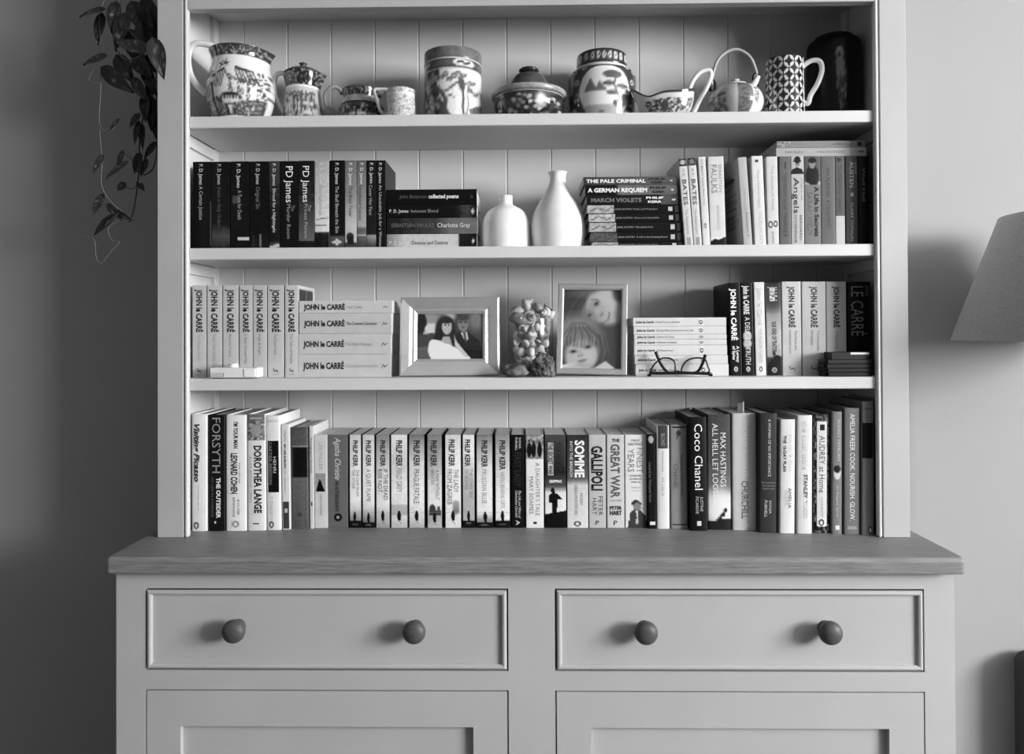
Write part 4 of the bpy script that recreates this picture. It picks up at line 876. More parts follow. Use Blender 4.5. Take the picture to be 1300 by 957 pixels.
rowW = [
 # x0, x1, ytop, ybottom, lean, value, kind, elements, look
 (243.2, 262.6, 525.8, 674.4, 0, 222, 'hb', [T('Visiting Picasso', .085, .58, .35, .34, 20, 'bi'), T('The Notebooks of', .6, .82, .45, .1, 150)] + oval(.32, .92, 25), 'white hardback with handwritten black title'),
 (264.0, 285.5, 526.8, 674.2, 0, 18, 'hb', [T('FORSYTH', .025, .5, .5, .5, 150), T('THE OUTSIDER', .54, .89, .62, .24, 235, 'b'), T('MY LIFE IN INTRIGUE', .54, .88, .26, .11, 110), B(.38, .48, .915, .935, 220)], 'black hardback with tall grey author capitals'),
 (286.6, 312.4, 526.8, 674.0, 0, 226, 'hb', [T("I'M YOUR MAN", .06, .29, .5, .2, 30, 'b'), T('LEONARD COHEN', .33, .68, .42, .3, 22, 'b'), T('THE LIFE OF', .41, .59, .68, .08, 90), T('SYLVIE', .73, .86, .62, .1, 80), T('SIMMONS', .71, .88, .4, .1, 80)] + oval(.5, .91, 130), 'white hardback with bold black capitals'),
 (314.2, 336.8, 526, 673.8, -.8, 222, 'hb', [Pc(Canvas(30, 40, 130).noise(70, 31, 3).rect(0, 1, 0, .28, 110).ell(.5, .62, .3, .2, 150).blur(1), 0, 1, 0, .225), Hh('YOYOOM', .15, .85, .035, .012, 225, 'b'), T('DOROTHEA LANGE', .27, .85, .6, .4, 28, 'b'), T('A LIFE BEYOND LIMITS', .36, .76, .2, .1, 140), B(.3, .65, .935, .945, 60)], 'white hardback with mottled picture top'),
 (339.0, 356.4, 527.8, 673.2, -1.4, 226, 'hb', [B(0, 1, .22, .67, 14), T('HENRI', .36, .5, .62, .22, 215), T('CARTIER-BRESSON', .23, .6, .3, .22, 140), B(.1, .9, .035, .06, 205), T('A Biography', .7, .92, .4, .18, 190)] + oval(.35, .92, 25), 'white hardback with broad black band'),
 (358.4, 368.0, 538.7, 672.4, -1.4, 214, 'pb', [T('Mahler', .06, .18, .5, .3, 140), T('MY LIFE & MUSIC', .19, .42, .45, .24, 40, 'b'), T('A. Walter', .44, .66, .45, .22, 150), B(.1, .9, .735, .99, 60), B(.3, .7, .8, .84, 190)], 'slim white paperback with dark grey foot panel'),
 (369.8, 391.2, 542.7, 671.4, -1.1, 84, 'hb', [sky([(0, 78), (.19, 84), (.195, 150), (.205, 20), (.5, 22), (.505, 96), (1, 84)]), B(.35, .6, .84, .88, 60)], 'dark grey cloth hardback with black title band'),
 (393.0, 398.0, 541, 671, -.8, 205, 'pb', [T('Photographic Portraits', .12, .46, .5, .5, 50), B(.3, .7, .74, .78, 80)], 'very thin pale booklet'),
 (399.4, 415.6, 552, 670.4, -.6, 206, 'pb', [T('LEE MILLER', .08, .38, .5, .28, 165), Pc(Canvas(20, 24, 150).noise(20, 2, 2).poly([(.3, .5), (.45, .3), (.65, .55), (.95, 1), (.05, 1)], 10), .08, .85, .415, .61), T('CAROLYN BURKE', .64, .86, .5, .16, 130)], 'pale paperback with black peak picture mid-spine'),
 (416.4, 441.6, 552, 670, 0, 102, 'pb', [T('Agatha Christie', .03, .48, .5, .3, 215, 'i'), T('AN AUTOBIOGRAPHY', .5, .83, .46, .18, 40, 'b'), Pc(Canvas(20, 20, 102).ell(.5, .5, .48, .46, 18).ell(.5, .5, .2, .2, 150), .3, .72, .845, .935)], 'mid-grey paperback with pale handwritten lettering'),
 (443.5, 459.0, 552, 670, 0, 24, 'pb', [city(1, SK, .45, .94, block=.93), K(.06, .34, .34), T('THE ONE FROM', .375, .66, .68, .24, 120), T('THE OTHER', .375, .58, .34, .24, 120)], 'misty white paperback with two-line title'),
 (459.9, 476.0, 552, 670, 0, 24, 'pb', [city(2, SK, .5, .95, block=.94), K(.06, .34, .34), T('A QUIET FLAME', .37, .72, .5, .36, 100)], 'misty white paperback with single-line title'),
 (477.0, 495.3, 552, 670, 0, 24, 'pb', [city(3, SKD, .5, .93), K(.06, .34, .3), T('IF THE DEAD', .37, .7, .7, .28, 60), T('RISE NOT', .37, .62, .3, .28, 60)], 'grey-topped paperback with two-line dark title and figure'),
 (495.8, 518.0, 552, 670, 0, 24, 'pb', [city(4, [(0, 215), (.3, 190), (.6, 220), (.75, 210), (.76, 165), (.86, 160), (.88, 200), (1, 170)], .5, .93), K(.06, .34, .3), T('FIELD GREY', .36, .62, .5, .3, 110)], 'broad misty paperback with short grey title'),
 (518.7, 539.6, 552, 670, 0, 24, 'pb', [city(5, [(0, 95), (.12, 150), (.3, 200), (.7, 225), (.85, 205), (1, 160)], .5, .93), K(.06, .34, .32), T('PRAGUE FATALE', .37, .74, .48, .34, 60)], 'paperback with darkened top and single-line dark title'),
 (542.0, 561.7, 552, 670, 0, 24, 'pb', [city(6, [(0, 110), (.25, 150), (.5, 200), (.75, 215), (.87, 150), (1, 170)], .5, .95, dome=True), K(.06, .34, .34, .44), T('A MAN WITHOUT', .38, .7, .68, .24, 100), T('BREATH', .38, .53, .36, .24, 100)], 'paperback picturing a domed church behind lone figure'),
 (564.6, 586.0, 552, 670, 0, 24, 'pb', [city(7, [(0, 195), (.3, 225), (.7, 230), (.9, 210), (1, 205)], .5, .93, arch=True), K(.05, .34, .3, .42), T('THE LADY', .37, .62, .68, .28, 90), T('FROM ZAGREB', .37, .75, .3, .28, 90)], 'pale paperback picturing a curved tower and two-line title'),
 (587.0, 603.0, 552, 670, 0, 24, 'pb', [city(8, [(0, 210), (.2, 220), (.5, 180), (.7, 165), (.9, 160), (1, 120)], .5, .93, block=.92), K(.05, .34, .36, .42), T('THE OTHER SIDE', .37, .68, .7, .26, 110), T('OF SILENCE', .37, .59, .34, .26, 110)], 'grey paperback with two-line title above black foot'),
 (604.4, 626.0, 552, 670, 0, 24, 'pb', [city(9, [(0, 100), (.15, 160), (.35, 205), (.6, 225), (.85, 215), (.9, 150), (1, 60)], .55, .94, block=.94), K(.06, .35, .3), T('PRUSSIAN BLUE', .37, .74, .48, .28, 130)], 'broad paperback with pale single-line title above black foot'),
 (628.3, 647.8, 552, 670, 0, 24, 'pb', [city(10, [(0, 120), (.2, 170), (.4, 200), (.7, 225), (.9, 215), (1, 60)], .5, .93, block=.93), K(.06, .38, .32), T('GREEKS BEARING GIFTS', .4, .79, .5, .26, 130)], 'paperback with long small grey title'),
 (649.0, 665.6, 552, 670, 0, 18, 'pb', [T('SONIA', .03, .15, .68, .17, 220), T('PURNELL', .03, .17, .4, .17, 220), T('FIRST LADY', .19, .56, .5, .5, 46), T('The Life and Wars of', .6, .9, .65, .2, 215, 'i'), T('Clementine Churchill', .6, .89, .4, .2, 215, 'i'), T('A', .92, .97, .5, .3, 240)], 'black paperback with dim large capitals and white italics'),
 (667.9, 690.2, 552, 670, 0, 226, 'pb', [sky([(0, 226), (1, 226)], daugh, 26, 90, 1, 0), T("A DAUGHTER'S TALE", .3, .87, .66, .24, 110), T('MARY SOAMES', .45, .85, .3, .24, 110), B(.4, .6, .935, .96, 40)], 'white paperback with crowd picture at top'),
 (691.9, 718.6, 552, 670, 0, 60, 'pb', [sky([(0, 70), (.4, 40), (.55, 70), (.62, 220), (.8, 230), (1, 225)], silh, 26, 110, 2, 5), B(.14, .4, .085, .435, 200), T('THE SECRET WAR', .09, .43, .27, .2, 14, 'b'), T('MAX HASTINGS', .08, .44, .66, .34, 20), Hh('GRIPPING', .2, .8, .5, .03, 235, 'b')], 'dark paperback picturing a soldier silhouette on white'),
 (720.2, 746.6, 552, 670, 0, 190, 'pb', [sky([(0, 45), (.3, 70), (.48, 90), (.55, 205), (1, 215)], None, 16, 80, 4, 4), T('SOMME', .06, .46, .6, .44, 240, 'b'), T('INTO THE BREACH', .07, .45, .19, .14, 225), T('HUGH', .63, .75, .68, .14, 90), T('SEBAG-MONTEFIORE', .54, .86, .42, .16, 110)] + oval(.5, .925, 40), 'half-dark paperback with big white capitals'),
 (747.9, 769.2, 552, 670, 0, 186, 'pb', [T('GALLIPOLI', .12, .6, .48, .64, 12, 'b'), T('PETER', .66, .87, .68, .26, 90), T('HART', .68, .86, .32, .26, 90), Hh('P', .38, .58, .945, .05, 40)], 'light grey paperback with very large black vertical title'),
 (770.8, 792.6, 552, 670, 0, 200, 'pb', [Hh('THE', .28, .75, .06, .035, 60, 'b'), T('GREAT WAR', .1, .68, .48, .5, 90, 'b'), Hh('1914-1918', .2, .8, .708, .018, 90), Hh('PETER', .15, .85, .785, .036, 30, 'b'), Hh('HART', .15, .85, .84, .045, 30, 'b'), Hh('P', .38, .58, .945, .05, 40)], 'light grey paperback with large grey title'),
 (793.8, 820.8, 552, 670, 0, 222, 'pb', [sky([(0, 222), (1, 222)], churchill, 28, 110, 3, 2), Hh('MAX', .3, .7, .06, .028, 60), Hh('HASTINGS', .15, .85, .1, .03, 60), T('FINEST', .14, .41, .7, .3, 130), T('YEARS', .15, .4, .28, .3, 130), Hh('CHURCHILL', .2, .8, .44, .022, 60), Hh('AS WARLORD', .2, .8, .475, .02, 60), Hh('1940-45', .28, .72, .508, .02, 60), Hh('Brilliant', .3, .7, .565, .018, 150), Hh('a masterpiece', .25, .75, .6, .014, 160)], 'white paperback picturing a man in hat and overcoat'),
 (822.2, 832.4, 551, 671.3, -1, 22, 'pb', [Pc(Canvas(14, 100, 22).ell(.5, .06, .4, .045, 165).noise(12, 6, 2), .1, .9, .01, .9), T('Lionel & the Thirteenth Guest', .3, .72, .3, .3, 120), B(.2, .9, .925, .96, 215)], 'slim black paperback with pale blot near top'),
 (833.8, 850.0, 540, 671.3, 0, 214, 'hb', [B(0, 1, 0, .225, 62), T('BLOND', .08, .2, .5, .3, 150), T('Hermione Eyre', .25, .45, .5, .2, 150), T('All Life Is', .5, .68, .5, .22, 160)], 'pale hardback with dark grey top panel'),
 (851.7, 873.0, 539, 671.3, 0, 150, 'hb', [B(0, 1, .02, .032, 15), B(0, 1, .955, .965, 15), Pc(Canvas(20, 20, 150).ell(.5, .4, .25, .3, 70).stroke([(.5, .6), (.3, .95)], .08, 70), .2, .75, .05, .14), T('Edmonde Charles-Roux', .28, .7, .68, .16, 80, 'i'), T('CHANEL', .38, .62, .3, .22, 90)], 'mid-grey hardback with two thin black lines'),
 (874.6, 897.0, 529.7, 674, -1, 14, 'hb', [T('Coco Chanel', .06, .64, .52, .46, 240), T('JUSTINE', .7, .83, .66, .16, 190), T('PICARDIE', .7, .85, .4, .16, 190), B(.38, .62, .915, .955, 225)], 'black hardback with large white title'),
 (898.5, 928.5, 526, 672.6, 0, 70, 'hb', [sky([(0, 65), (.4, 80), (.65, 110), (.72, 200), (.85, 225), (.9, 190), (1, 60)], soldier, 28, 110, 5, 5), T('MAX HASTINGS', .16, .63, .66, .24, 225), T('ALL HELL LET LOOSE', .08, .72, .32, .24, 225)], 'grey hardback picturing a crouching soldier in smoke'),
 (930.2, 960.6, 524.7, 673.2, 0, 198, 'hb', [T('ANDREW ROBERTS', .05, .54, .55, .24, 216), T('CHURCHILL', .58, .9, .5, .28, 70), B(.5, .7, .945, .975, 235)], 'thick pale hardback with protruding bookmark'),
 (964.4, 987.0, 524.8, 676.5, 1.5, 44, 'hb', [T('A WOMAN OF NO IMPORTANCE', .05, .53, .55, .16, 200), Hh('The Untold Story', .1, .9, .58, .014, 140), Hh('of a Heroine', .15, .85, .605, .014, 140), Hh('Undercover', .15, .85, .63, .014, 140), T('SONIA', .73, .84, .6, .14, 190), T('PURNELL', .73, .87, .35, .16, 200)], 'dark charcoal hardback with small white capitals'),
 (990.6, 1009.6, 532.7, 677.3, 2, 236, 'hb', [T('THE 10-DAY PLAN', .14, .46, .3, .18, 60, 'b'), T('Nourish & Glow', .13, .46, .7, .3, 208), T('AMELIA', .6, .78, .65, .22, 90), T('FREER', .62, .76, .4, .18, 190)], 'white hardback with tiny dark lettering and pages showing'),
 (1012.4, 1031.4, 527.4, 677.7, 1.5, 226, 'hb', [T('the tucci table', .05, .46, .5, .34, 186), T('STANLEY', .5, .7, .55, .24, 90, 'b'), T('TUCCI', .72, .87, .55, .24, 195, 'b')], 'white hardback with pale lower-case title'),
 (1033.0, 1053.6, 526.2, 676.9, 1.5, 70, 'hb', [Pc(leaf_pat), B(.2, .82, .06, .94, 220), B(.38, .68, .085, .135, 30), T('AUDREY at Home', .18, .66, .52, .36, 60), T('LUCA DOTTI', .7, .86, .52, .14, 130)] + oval(.5, .88, 25), 'speckled hardback with long white title panel'),
 (1055.2, 1068.3, 522.8, 678, 1.5, 118, 'hb', [T('AUDREY HEPBURN', .06, .4, .62, .26, 190), Pc(Canvas(14, 20, 118).ell(.5, .5, .4, .42, 200).ell(.5, .25, .4, .25, 40), .1, .9, .44, .57), T('An Elegant Spirit', .6, .86, .5, .22, 180), B(.3, .7, .93, .965, 225)], 'slim grey hardback with small portrait picture'),
 (1069.8, 1089.6, 518.3, 678.7, 1.5, 112, 'hb', [T('AMELIA FREER COOK. NOURISH. GLOW.', .045, .89, .5, .32, 225), B(.2, .8, .935, .96, 150)], 'mid-grey hardback with white capitals down its whole spine'),
 (1092.4, 1107.6, 510, 679.5, 1.5, 120, 'hb', [B(.02, 1, .16, .425, 22), B(.2, .8, .05, .06, 90)] + oval(.7, .93, 30, 120), 'tall grey hardback with black panel beside lamp-side post'),
]
rowObj = []
LIGHT_COMP = 1.15  # plant-end pale covers lifted in colour against the light falloff
for i, (x0, x1, yt, yb, ln, v, kind, els, look) in enumerate(rowW):
    if i == 30: LIGHT_COMP = .35  # lamp-end pale covers toned down where the window light is stronger
    o = stand(x0, x1, yt, yb, v, kind, els, lab(look, i + 1, refW), 'books standing along the worktop', ZW, None, ln, None)
    rowObj.append(o)
    if i == 32:
        bk = box('bookmark', -.006, .006, .03, .0306, .2, o.location.z * 0 + (atY(945, 513, o.location.y).z - ZW), mat(95, .6), o)
        box('bookmark_edge', .0062, .0085, .03, .0306, .2, (atY(945, 511.5, o.location.y).z - ZW), mat(200, .6), bk)

def xext(o):
    th = o.rotation_euler[1]; vs_ = [c.co for c in o.children[0].data.vertices]
    xs = [o.location.x + v.x * math.cos(th) + v.z * math.sin(th) for v in vs_]; return min(xs), max(xs)
mid_i = 20
for i in range(mid_i - 1, -1, -1):
    d_ = xext(rowObj[i])[1] - xext(rowObj[i + 1])[0] + .0003
    if d_ > 0: rowObj[i].location.x -= d_
for i in range(mid_i + 1, len(rowObj)):
    d_ = xext(rowObj[i - 1])[1] - xext(rowObj[i])[0] + .0003
    if d_ > 0: rowObj[i].location.x += d_
print('ROW', [round(xext(o)[k], 3) for o, k in ((rowObj[0], 0), (rowObj[-1], 1))])

# ------------------------------------------------------------------ pottery on the top shelf
PYC = .098
def ring_handle(name, pts, rad, m, parent, segs=10, squash=1.): return tube(name, cr(pts, 7), rad, m, parent, segs, squash)
def pot_root(name, xc, Y, label, cat='pot'):
    global PYC
    PYC = Y
    o = empty(name, (atY(xc, 120, Y).x, Y, S1 + .0004)); return tag(o, label, cat, 'patterned pottery on the top shelf')
def rx(xp, Y=None): return atY(xp, 120, PYC if Y is None else Y).x
def rz(yp, Y=None): return atY(700, yp, PYC if Y is None else Y).z - S1
POTW = mat(222, .15)
def willow():
    c = Canvas(150, 120, 224)
    c.rect(0, 1, 0, .13, 62).dots(0, 1, .01, .12, 160, .010, 165, seed=1).dots(0, 1, .01, .12, 120, .008, 25, seed=2)
    for bx, by, s in ((.37, .27, 1), (.44, .25, -1)):       # two birds
        c.stroke([(bx - .045, by - .02), (bx, by + .02), (bx + .05, by)], .011, 45).stroke([(bx, by - .05), (bx, by + .02), (bx - .03 * s, by + .05)], .009, 45)
    for k in range(5):                                       # drooping willow fronds
        x = .30 + .035 * k; c.stroke([(.42, .33), (x, .38), (x - .03, .5), (x - .055, .58)], .010, 60)
    for k in range(6):
        x = .64 + .045 * k; c.stroke([(.6, .32), (x - .04, .36), (x, .46), (x + .03, .54)], .012, 50)
    c.stroke([(.42, .33), (.52, .5), (.56, .7)], .012, 70).stroke([(.5, .42), (.62, .5), (.68, .66)], .008, 80)
    c.dots(.5, .8, .42, .7, 70, .010, 70, seed=3)
    c.ell(.13, .4, .05, .03, 60).ell(.19, .37, .05, .035, 70).ell(.23, .42, .05, .03, 55).stroke([(.18, .4), (.18, .55)], .008, 60)
    c.poly([(.06, .56), (.2, .5), (.29, .56)], 45).rect(.09, .26, .56, .7, 70)    # pagoda
    for k in range(4): c.stroke([(.11 + .045 * k, .56), (.11 + .045 * k, .7)], .007, 200)
    c.ell(.52, .74, .17, .08, 50).rect(.36, .68, .76, .8, 224)
    for k in range(6): c.rect(.4 + .045 * k, .42 + .045 * k, .72, .76, 230)
    c.poly([(.02, .74), (.3, .7), (.48, .84), (.5, .95), (.1, .95)], 60).poly([(.55, .8), (.98, .72), (.98, .95), (.5, .95)], 66)
    for k in range(7): c.stroke([(.06, .93 - .026 * k), (.2, .9 - .026 * k), (.42, .94 - .02 * k)], .004, 190, .8).stroke([(.6, .93 - .026 * k), (.8, .9 - .026 * k), (.95, .92 - .026 * k)], .004, 190, .8)
    c.dots(.05, .95, .78, .95, 60, .010, 190, seed=33)
    c.dots(.75, 1, .35, .75, 90, .012, 60, seed=4).rect(0, 1, .955, 1, 224); return c.blur(1)
# large willow jug
o = pot_root('jug', 306, .082, 'large willow-pattern jug with white handle against plant-side post', 'jug')
X0 = o.location.x; R = (rx(346) - rx(264)) / 2; H = rz(54, PYC - .05)
def spout(sign, zlo, zhi, amt, drop=0.):
    def f(X, Y, Zz, Rr, PHI):
        k = np.clip((Zz - zlo) / (zhi - zlo), 0, 1) ** 1.5; a = np.exp(-((PHI - sign * math.pi / 2) / .38) ** 2)
        return X + sign * amt * k * a, Y * (1 - .35 * k * a), Zz + drop * k * a
    return f
lathe('jug_body', [(0, .001), (R * .7, .0), (R * .76, .008), (R * .92, .22 * H), (R * 1.0, .42 * H), (R * .985, .56 * H), (R * .9, .72 * H), (R * .84, .84 * H), (R * .86, .92 * H), (R * .93, H)], .0, 0, 0, None, o, 160, 10,
      willow(), [(R * .92, H + .001), (R * .86, H - .004), (R * .76, .84 * H), (R * .7, .7 * H)], spout(1, .74 * H, H, .010, -.004))
hx = lambda p: rx(p) - X0
ring_handle('handle', [(hx(283), -.03, rz(64)), (hx(270), -.034, rz(59)), (hx(255), -.036, rz(60)), (hx(248), -.036, rz(75)), (hx(250), -.034, rz(95)), (hx(258), -.03, rz(110)), (hx(268), -.026, rz(120))], [.0072] * 43, POTW, o, 12, .8)
def scenic(seed, bg=200, top=.2, v=60):
    c = Canvas(110, 90, bg)
    c.dots(.1, .9, top + .12, .55, 120, .018, v + 20, seed=seed).dots(0, 1, .6, .98, 170, .02, v, seed=seed + 1).dots(.1, .9, .35, .8, 60, .016, bg + 20, seed=seed + 2)
    c.rect(0, 1, 0, top, v - 10).dots(0, 1, 0, top, 120, .012, 170, seed=seed + 3).rect(0, 1, top, top + .04, 225)
    for q in range(3): c.rect(.38 + .1 * q, .42 + .1 * q, .45, .75, 80).stroke([(.35 + .1 * q, .45), (.4 + .1 * q, .38), (.45 + .1 * q, .45)], .01, 60)
    return c.blur(1)
# covered jug
o = pot_root('covered_jug', 385, .136, 'small lidded jug with dark landscape print and white handle', 'jug'); X0 = o.location.x
R = (rx(410) - rx(360)) / 2; H = rz(86, PYC - .03)
lathe('jug_body', [(0, .001), (R * .9, 0), (R * .98, .006), (R, .12 * H), (R * .93, .5 * H), (R * .86, .68 * H), (R * .84, .76 * H), (R * .95, .92 * H), (R * .98, H)], 0, 0, 0, None, o, 110, 8, scenic(11, 190, .26, 50), [(R * .93, H), (R * .8, .8 * H)], spout(1, .7 * H, H, .010, -.002), defv=60)
lathe('lid', [(R * .92, 0), (R * .9, .004), (R * .6, .012), (R * .2, .016), (R * .14, .022), (R * .2, .027), (0, .030)], 0, 0, H - .001, mat(70, .2, kind='shell'), o, 40, 4)
ring_handle('handle', [(hx(367), 0, rz(93)), (hx(362), 0, rz(90)), (hx(352), -.003, rz(92)), (hx(348.5), -.003, rz(106)), (hx(352), -.003, rz(124)), (hx(361), 0, rz(141))], [.0055] * 36, POTW, o, 10, .8)
# cream jug
o = pot_root('cream_jug', 459, .118, 'squat dark-banded cream jug with looped white handle', 'jug'); X0 = o.location.x
R = (rx(487) - rx(430)) / 2; H = rz(106.5, PYC - .04)
cj = Canvas(110, 70, 190).rect(0, 1, 0, .22, 40).dots(0, 1, .0, .2, 80, .014, 150, seed=5).rect(0, 1, .22, .42, 170).rect(0, 1, .40, .46, 25).rect(0, 1, .46, .7, 45).dots(0, 1, .48, .95, 130, .02, 165, seed=6).dots(0, 1, .5, .95, 120, .018, 25, seed=7).blur(1)
lathe('jug_body', [(0, .001), (R * .62, 0), (R * .68, .004), (R * .9, .2 * H), (R * 1.0, .42 * H), (R * .98, .56 * H), (R * .82, .68 * H), (R * .78, .78 * H), (R * .86, H)], 0, 0, 0, None, o, 110, 8, cj, [(R * .8, H), (R * .72, .78 * H)], spout(1, .7 * H, H, .014, .006))
ring_handle('handle', [(hx(434), 0, rz(117)), (hx(430), 0, rz(110)), (hx(422), -.003, rz(108.5)), (hx(413.5), -.003, rz(117)), (hx(414), -.003, rz(130)), (hx(420), -.002, rz(137)), (hx(432), 0, rz(146))], [.0042] * 43, mat(150, .2), o, 10)
# small print mug
o = pot_root('mug', 509, .055, 'small pale printed mug with angular handle', 'mug'); X0 = o.location.x
R = (rx(527.5) - rx(490)) / 2; H = rz(106, PYC - .04)
pm = Canvas(80, 70, 205).dots(0, 1, .22, 1, 260, .022, 135, seed=8).dots(0, 1, .25, 1, 120, .018, 225, seed=9).rect(0, 1, .16, .2, 225).dots(0, 1, 0, .16, 70, .018, 130, seed=10).blur(1)
lathe('mug_body', [(0, .001), (R * .98, 0), (R * 1.02, .005), (R * .97, .4 * H), (R * .93, .8 * H), (R * .96, .97 * H), (R * .96, H)], 0, 0, 0, None, o, 90, 8, pm, [(R * .9, H), (R * .86, .8 * H)])
ring_handle('handle', [(hx(493), 0, rz(112)), (hx(483), 0, rz(111.5)), (hx(475.5), -.002, rz(113)), (hx(479), -.002, rz(126)), (hx(483), 0, rz(139)), (hx(492), 0, rz(146))], .0038, mat(205, .2), o, 10)
# tall canister
o = pot_root('canister', 575.3, .098, 'tall straight lidded canister painted with birds on branches', 'canister'); X0 = o.location.x
R = (rx(611.5) - rx(539.2)) / 2; H = rz(73, PYC - R * .9); HL = rz(57, PYC - R * .9)
cn = Canvas(130, 110, 226).rect(0, 1, .0, .135, 88).noise(10, 3, 3).rect(0, 1, .135, .16, 50)
cn.poly([(.54, .07), (.6, .015), (.86, .03), (.9, .075), (.86, .12), (.6, .12)], 225).stroke([(.62, .07), (.7, .05), (.74, .09), (.82, .06)], .018, 40).poly([(.02, .03), (.14, .03), (.14, .11), (.02, .11)], 170)
cn.poly([(0, .17), (.28, .17), (.26, .3), (.2, .42), (.3, .62), (.42, .8), (.5, 1), (.0, 1)], 72).dots(0, .3, .2, 1, 120, .03, 40, seed=12).dots(.05, .3, .25, 1, 40, .03, 150, seed=13)
cn.stroke([(.2, .45), (.34, .55), (.42, .7), (.4, .85), (.5, 1)], .045, 78).stroke([(.38, .58), (.5, .5), (.6, .42), (.72, .4)], .022, 84).stroke([(.42, .66), (.5, .62), (.56, .66)], .016, 84)
for x, y in ((.34, .32), (.42, .27), (.48, .36), (.56, .3), (.63, .26), (.72, .28), (.8, .42), (.86, .38), (.82, .52), (.9, .55)): c = cn.ell(x, y, .055, .042, 88).ell(x, y, .03, .022, 160)
cn.ell(.69, .43, .055, .12, 70, -.15).ell(.66, .34, .035, .035, 90).stroke([(.7, .5), (.72, .66), (.7, .82), (.73, .95)], .026, 62).stroke([(.78, .6), (.8, .75), (.76, .95)], .018, 110).poly([(.86, .8), (1, .7), (1, 1), (.86, 1)], 90).ell(.84, .86, .03, .05, 110)
cn.blur(1)
lathe('canister_body', [(0, .001), (R * .99, 0), (R, .004), (R, .3 * H), (R, .7 * H), (R, .97 * H), (R * .99, H)], 0, 0, 0, None, o, 150, 10, cn, [(R * .92, H), (R * .9, .9 * H)])
lathe('lid', [(R * .97, 0), (R * 1.0, .003), (R * 1.0, (HL - H) * .85), (R * .97, HL - H - .002), (R * .8, HL - H), (0, HL - H)], 0, 0, H + .0008, mat(104, .25, kind='shell'), o, 64, 4)
lathe('lid_rim', [(R * 1.005, 0), (R * 1.02, .0015), (R * 1.005, .003)], 0, 0, H - .0012, mat(205, .2), o, 64, 3)
# tureen
o = pot_root('tureen', 671.5, .1, 'low round lidded tureen with dark floral glaze and knob', 'tureen'); X0 = o.location.x
R = (rx(719) - rx(624)) / 2; H = rz(113, PYC - R * .9)
tu = Canvas(150, 70, 52).noise(20, 3, 3)
for k in range(46): tu.ell(RNG.rand(), .15 + .8 * RNG.rand(), .03, .07, (170, 130, 205)[k % 3], RNG.rand() * 3, .3).ell(RNG.rand(), .15 + .8 * RNG.rand(), .03, .05, 25, RNG.rand() * 3, .3)
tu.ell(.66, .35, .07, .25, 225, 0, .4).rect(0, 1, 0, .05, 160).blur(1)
lathe('bowl', [(0, .001), (R * .6, 0), (R * .66, .005), (R * .84, .3 * H), (R * .92, .62 * H), (R * .93, .9 * H), (R * .93, H)], 0, 0, 0, None, o, 140, 8, tu, [(R * .88, H), (R * .85, .8 * H)])
lathe('lid_rim', [(R * .93, 0), (R * .99, .002), (R * 1.01, .009), (R * .98, .013), (R * .9, .014)], 0, 0, H + .0006, mat(150, .2, kind='shell'), o, 72, 4)
HL = rz(98, PYC - .02) - H
lathe('lid', [(R * .92, .0), (R * .72, .003), (R * .56, .006), (R * .5, HL * .55), (R * .36, HL * .92), (R * .15, HL), (0, HL)], 0, 0, H + .013, mat(74, .2, kind='shell'), o, 64, 5)
lathe('lid_knob', [(.008, 0), (.013, .003), (.022, .009), (.0215, .014), (.012, .018), (0, .0185)], 0, 0, H + .010 + HL, mat(44, .2, kind='shell'), o, 32, 4)
# ginger jar
o = pot_root('ginger_jar', 764, .122, 'broad lidded jar with white medallion of mountain and tree', 'jar'); X0 = o.location.x
R = (rx(807) - rx(721.5)) / 2; H = rz(81, PYC - R * .85)
gj = Canvas(150, 110, 62)
rr = np.random.RandomState(4)
for x, y in ((.08, .1), (.2, .06), (.83, .05), (.93, .1), (.11, .3), (.13, .92), (.1, .62), (.9, .3), (.93, .5), (.9, .72), (.94, .9), (.05, .8)): gj.ell(x, y, .033, .042, 190).ell(x, y, .014, .018, 60)
gj.poly([(.5 + .36 * (1 if math.cos(q) > 0 else -1) * abs(math.cos(q)) ** .75, .50 - .44 * math.sin(q) if math.sin(q) > 0 else .5 - .5 * math.sin(q)) for q in np.linspace(0, 2 * math.pi, 60)], 226)
gj.poly([(.2, .5), (.29, .27), (.37, .46), (.41, .33), (.52, .5)], 100).ell(.6, .22, .14, .07, 82).ell(.55, .38, .09, .05, 82).ell(.75, .42, .09, .05, 82).ell(.6, .54, .09, .045, 84).ell(.8, .6, .07, .06, 84).stroke([(.66, .22), (.62, .4), (.7, .6), (.72, .72)], .02, 90)
gj.rect(.2, .58, .76, .97, 165).rect(.58, .8, .76, .97, 175).ell(.88, .9, .08, .07, 235).ell(.44, .87, .05, .02, 110).rect(.62, .9, .68, .76, 150).dots(.62, .9, .66, .76, 30, .02, 90, seed=2).blur(1)
lathe('jar_body', [(0, .001), (R * .86, 0), (R * .9, .005), (R * .97, .3 * H), (R, .6 * H), (R * 1.0, .86 * H), (R * .97, .94 * H), (R * .86, .985 * H), (R * .74, H)], 0, 0, 0, None, o, 150, 9, gj, [(R * .7, H), (R * .68, .9 * H)])
HL = rz(62.5, PYC - .05) - H - .006
gl2 = Canvas(120, 30, 52)
for k in range(9): gl2.ell(.05 + k * .112, .5, .036, .26, 200).ell(.05 + k * .112, .5, .014, .1, 60)
lathe('lid_collar', [(R * .78, 0), (R * .79, .003), (R * .76, .006)], 0, 0, H + .0006, mat(215, .2), o, 64, 3)
lathe('lid', [(R * .73, 0), (R * .75, .002), (R * .74, HL * .8), (R * .7, HL * .97), (R * .6, HL), (0, HL)], 0, 0, H + .007, None, o, 120, 5, gl2, zr=(0, HL), defv=60)
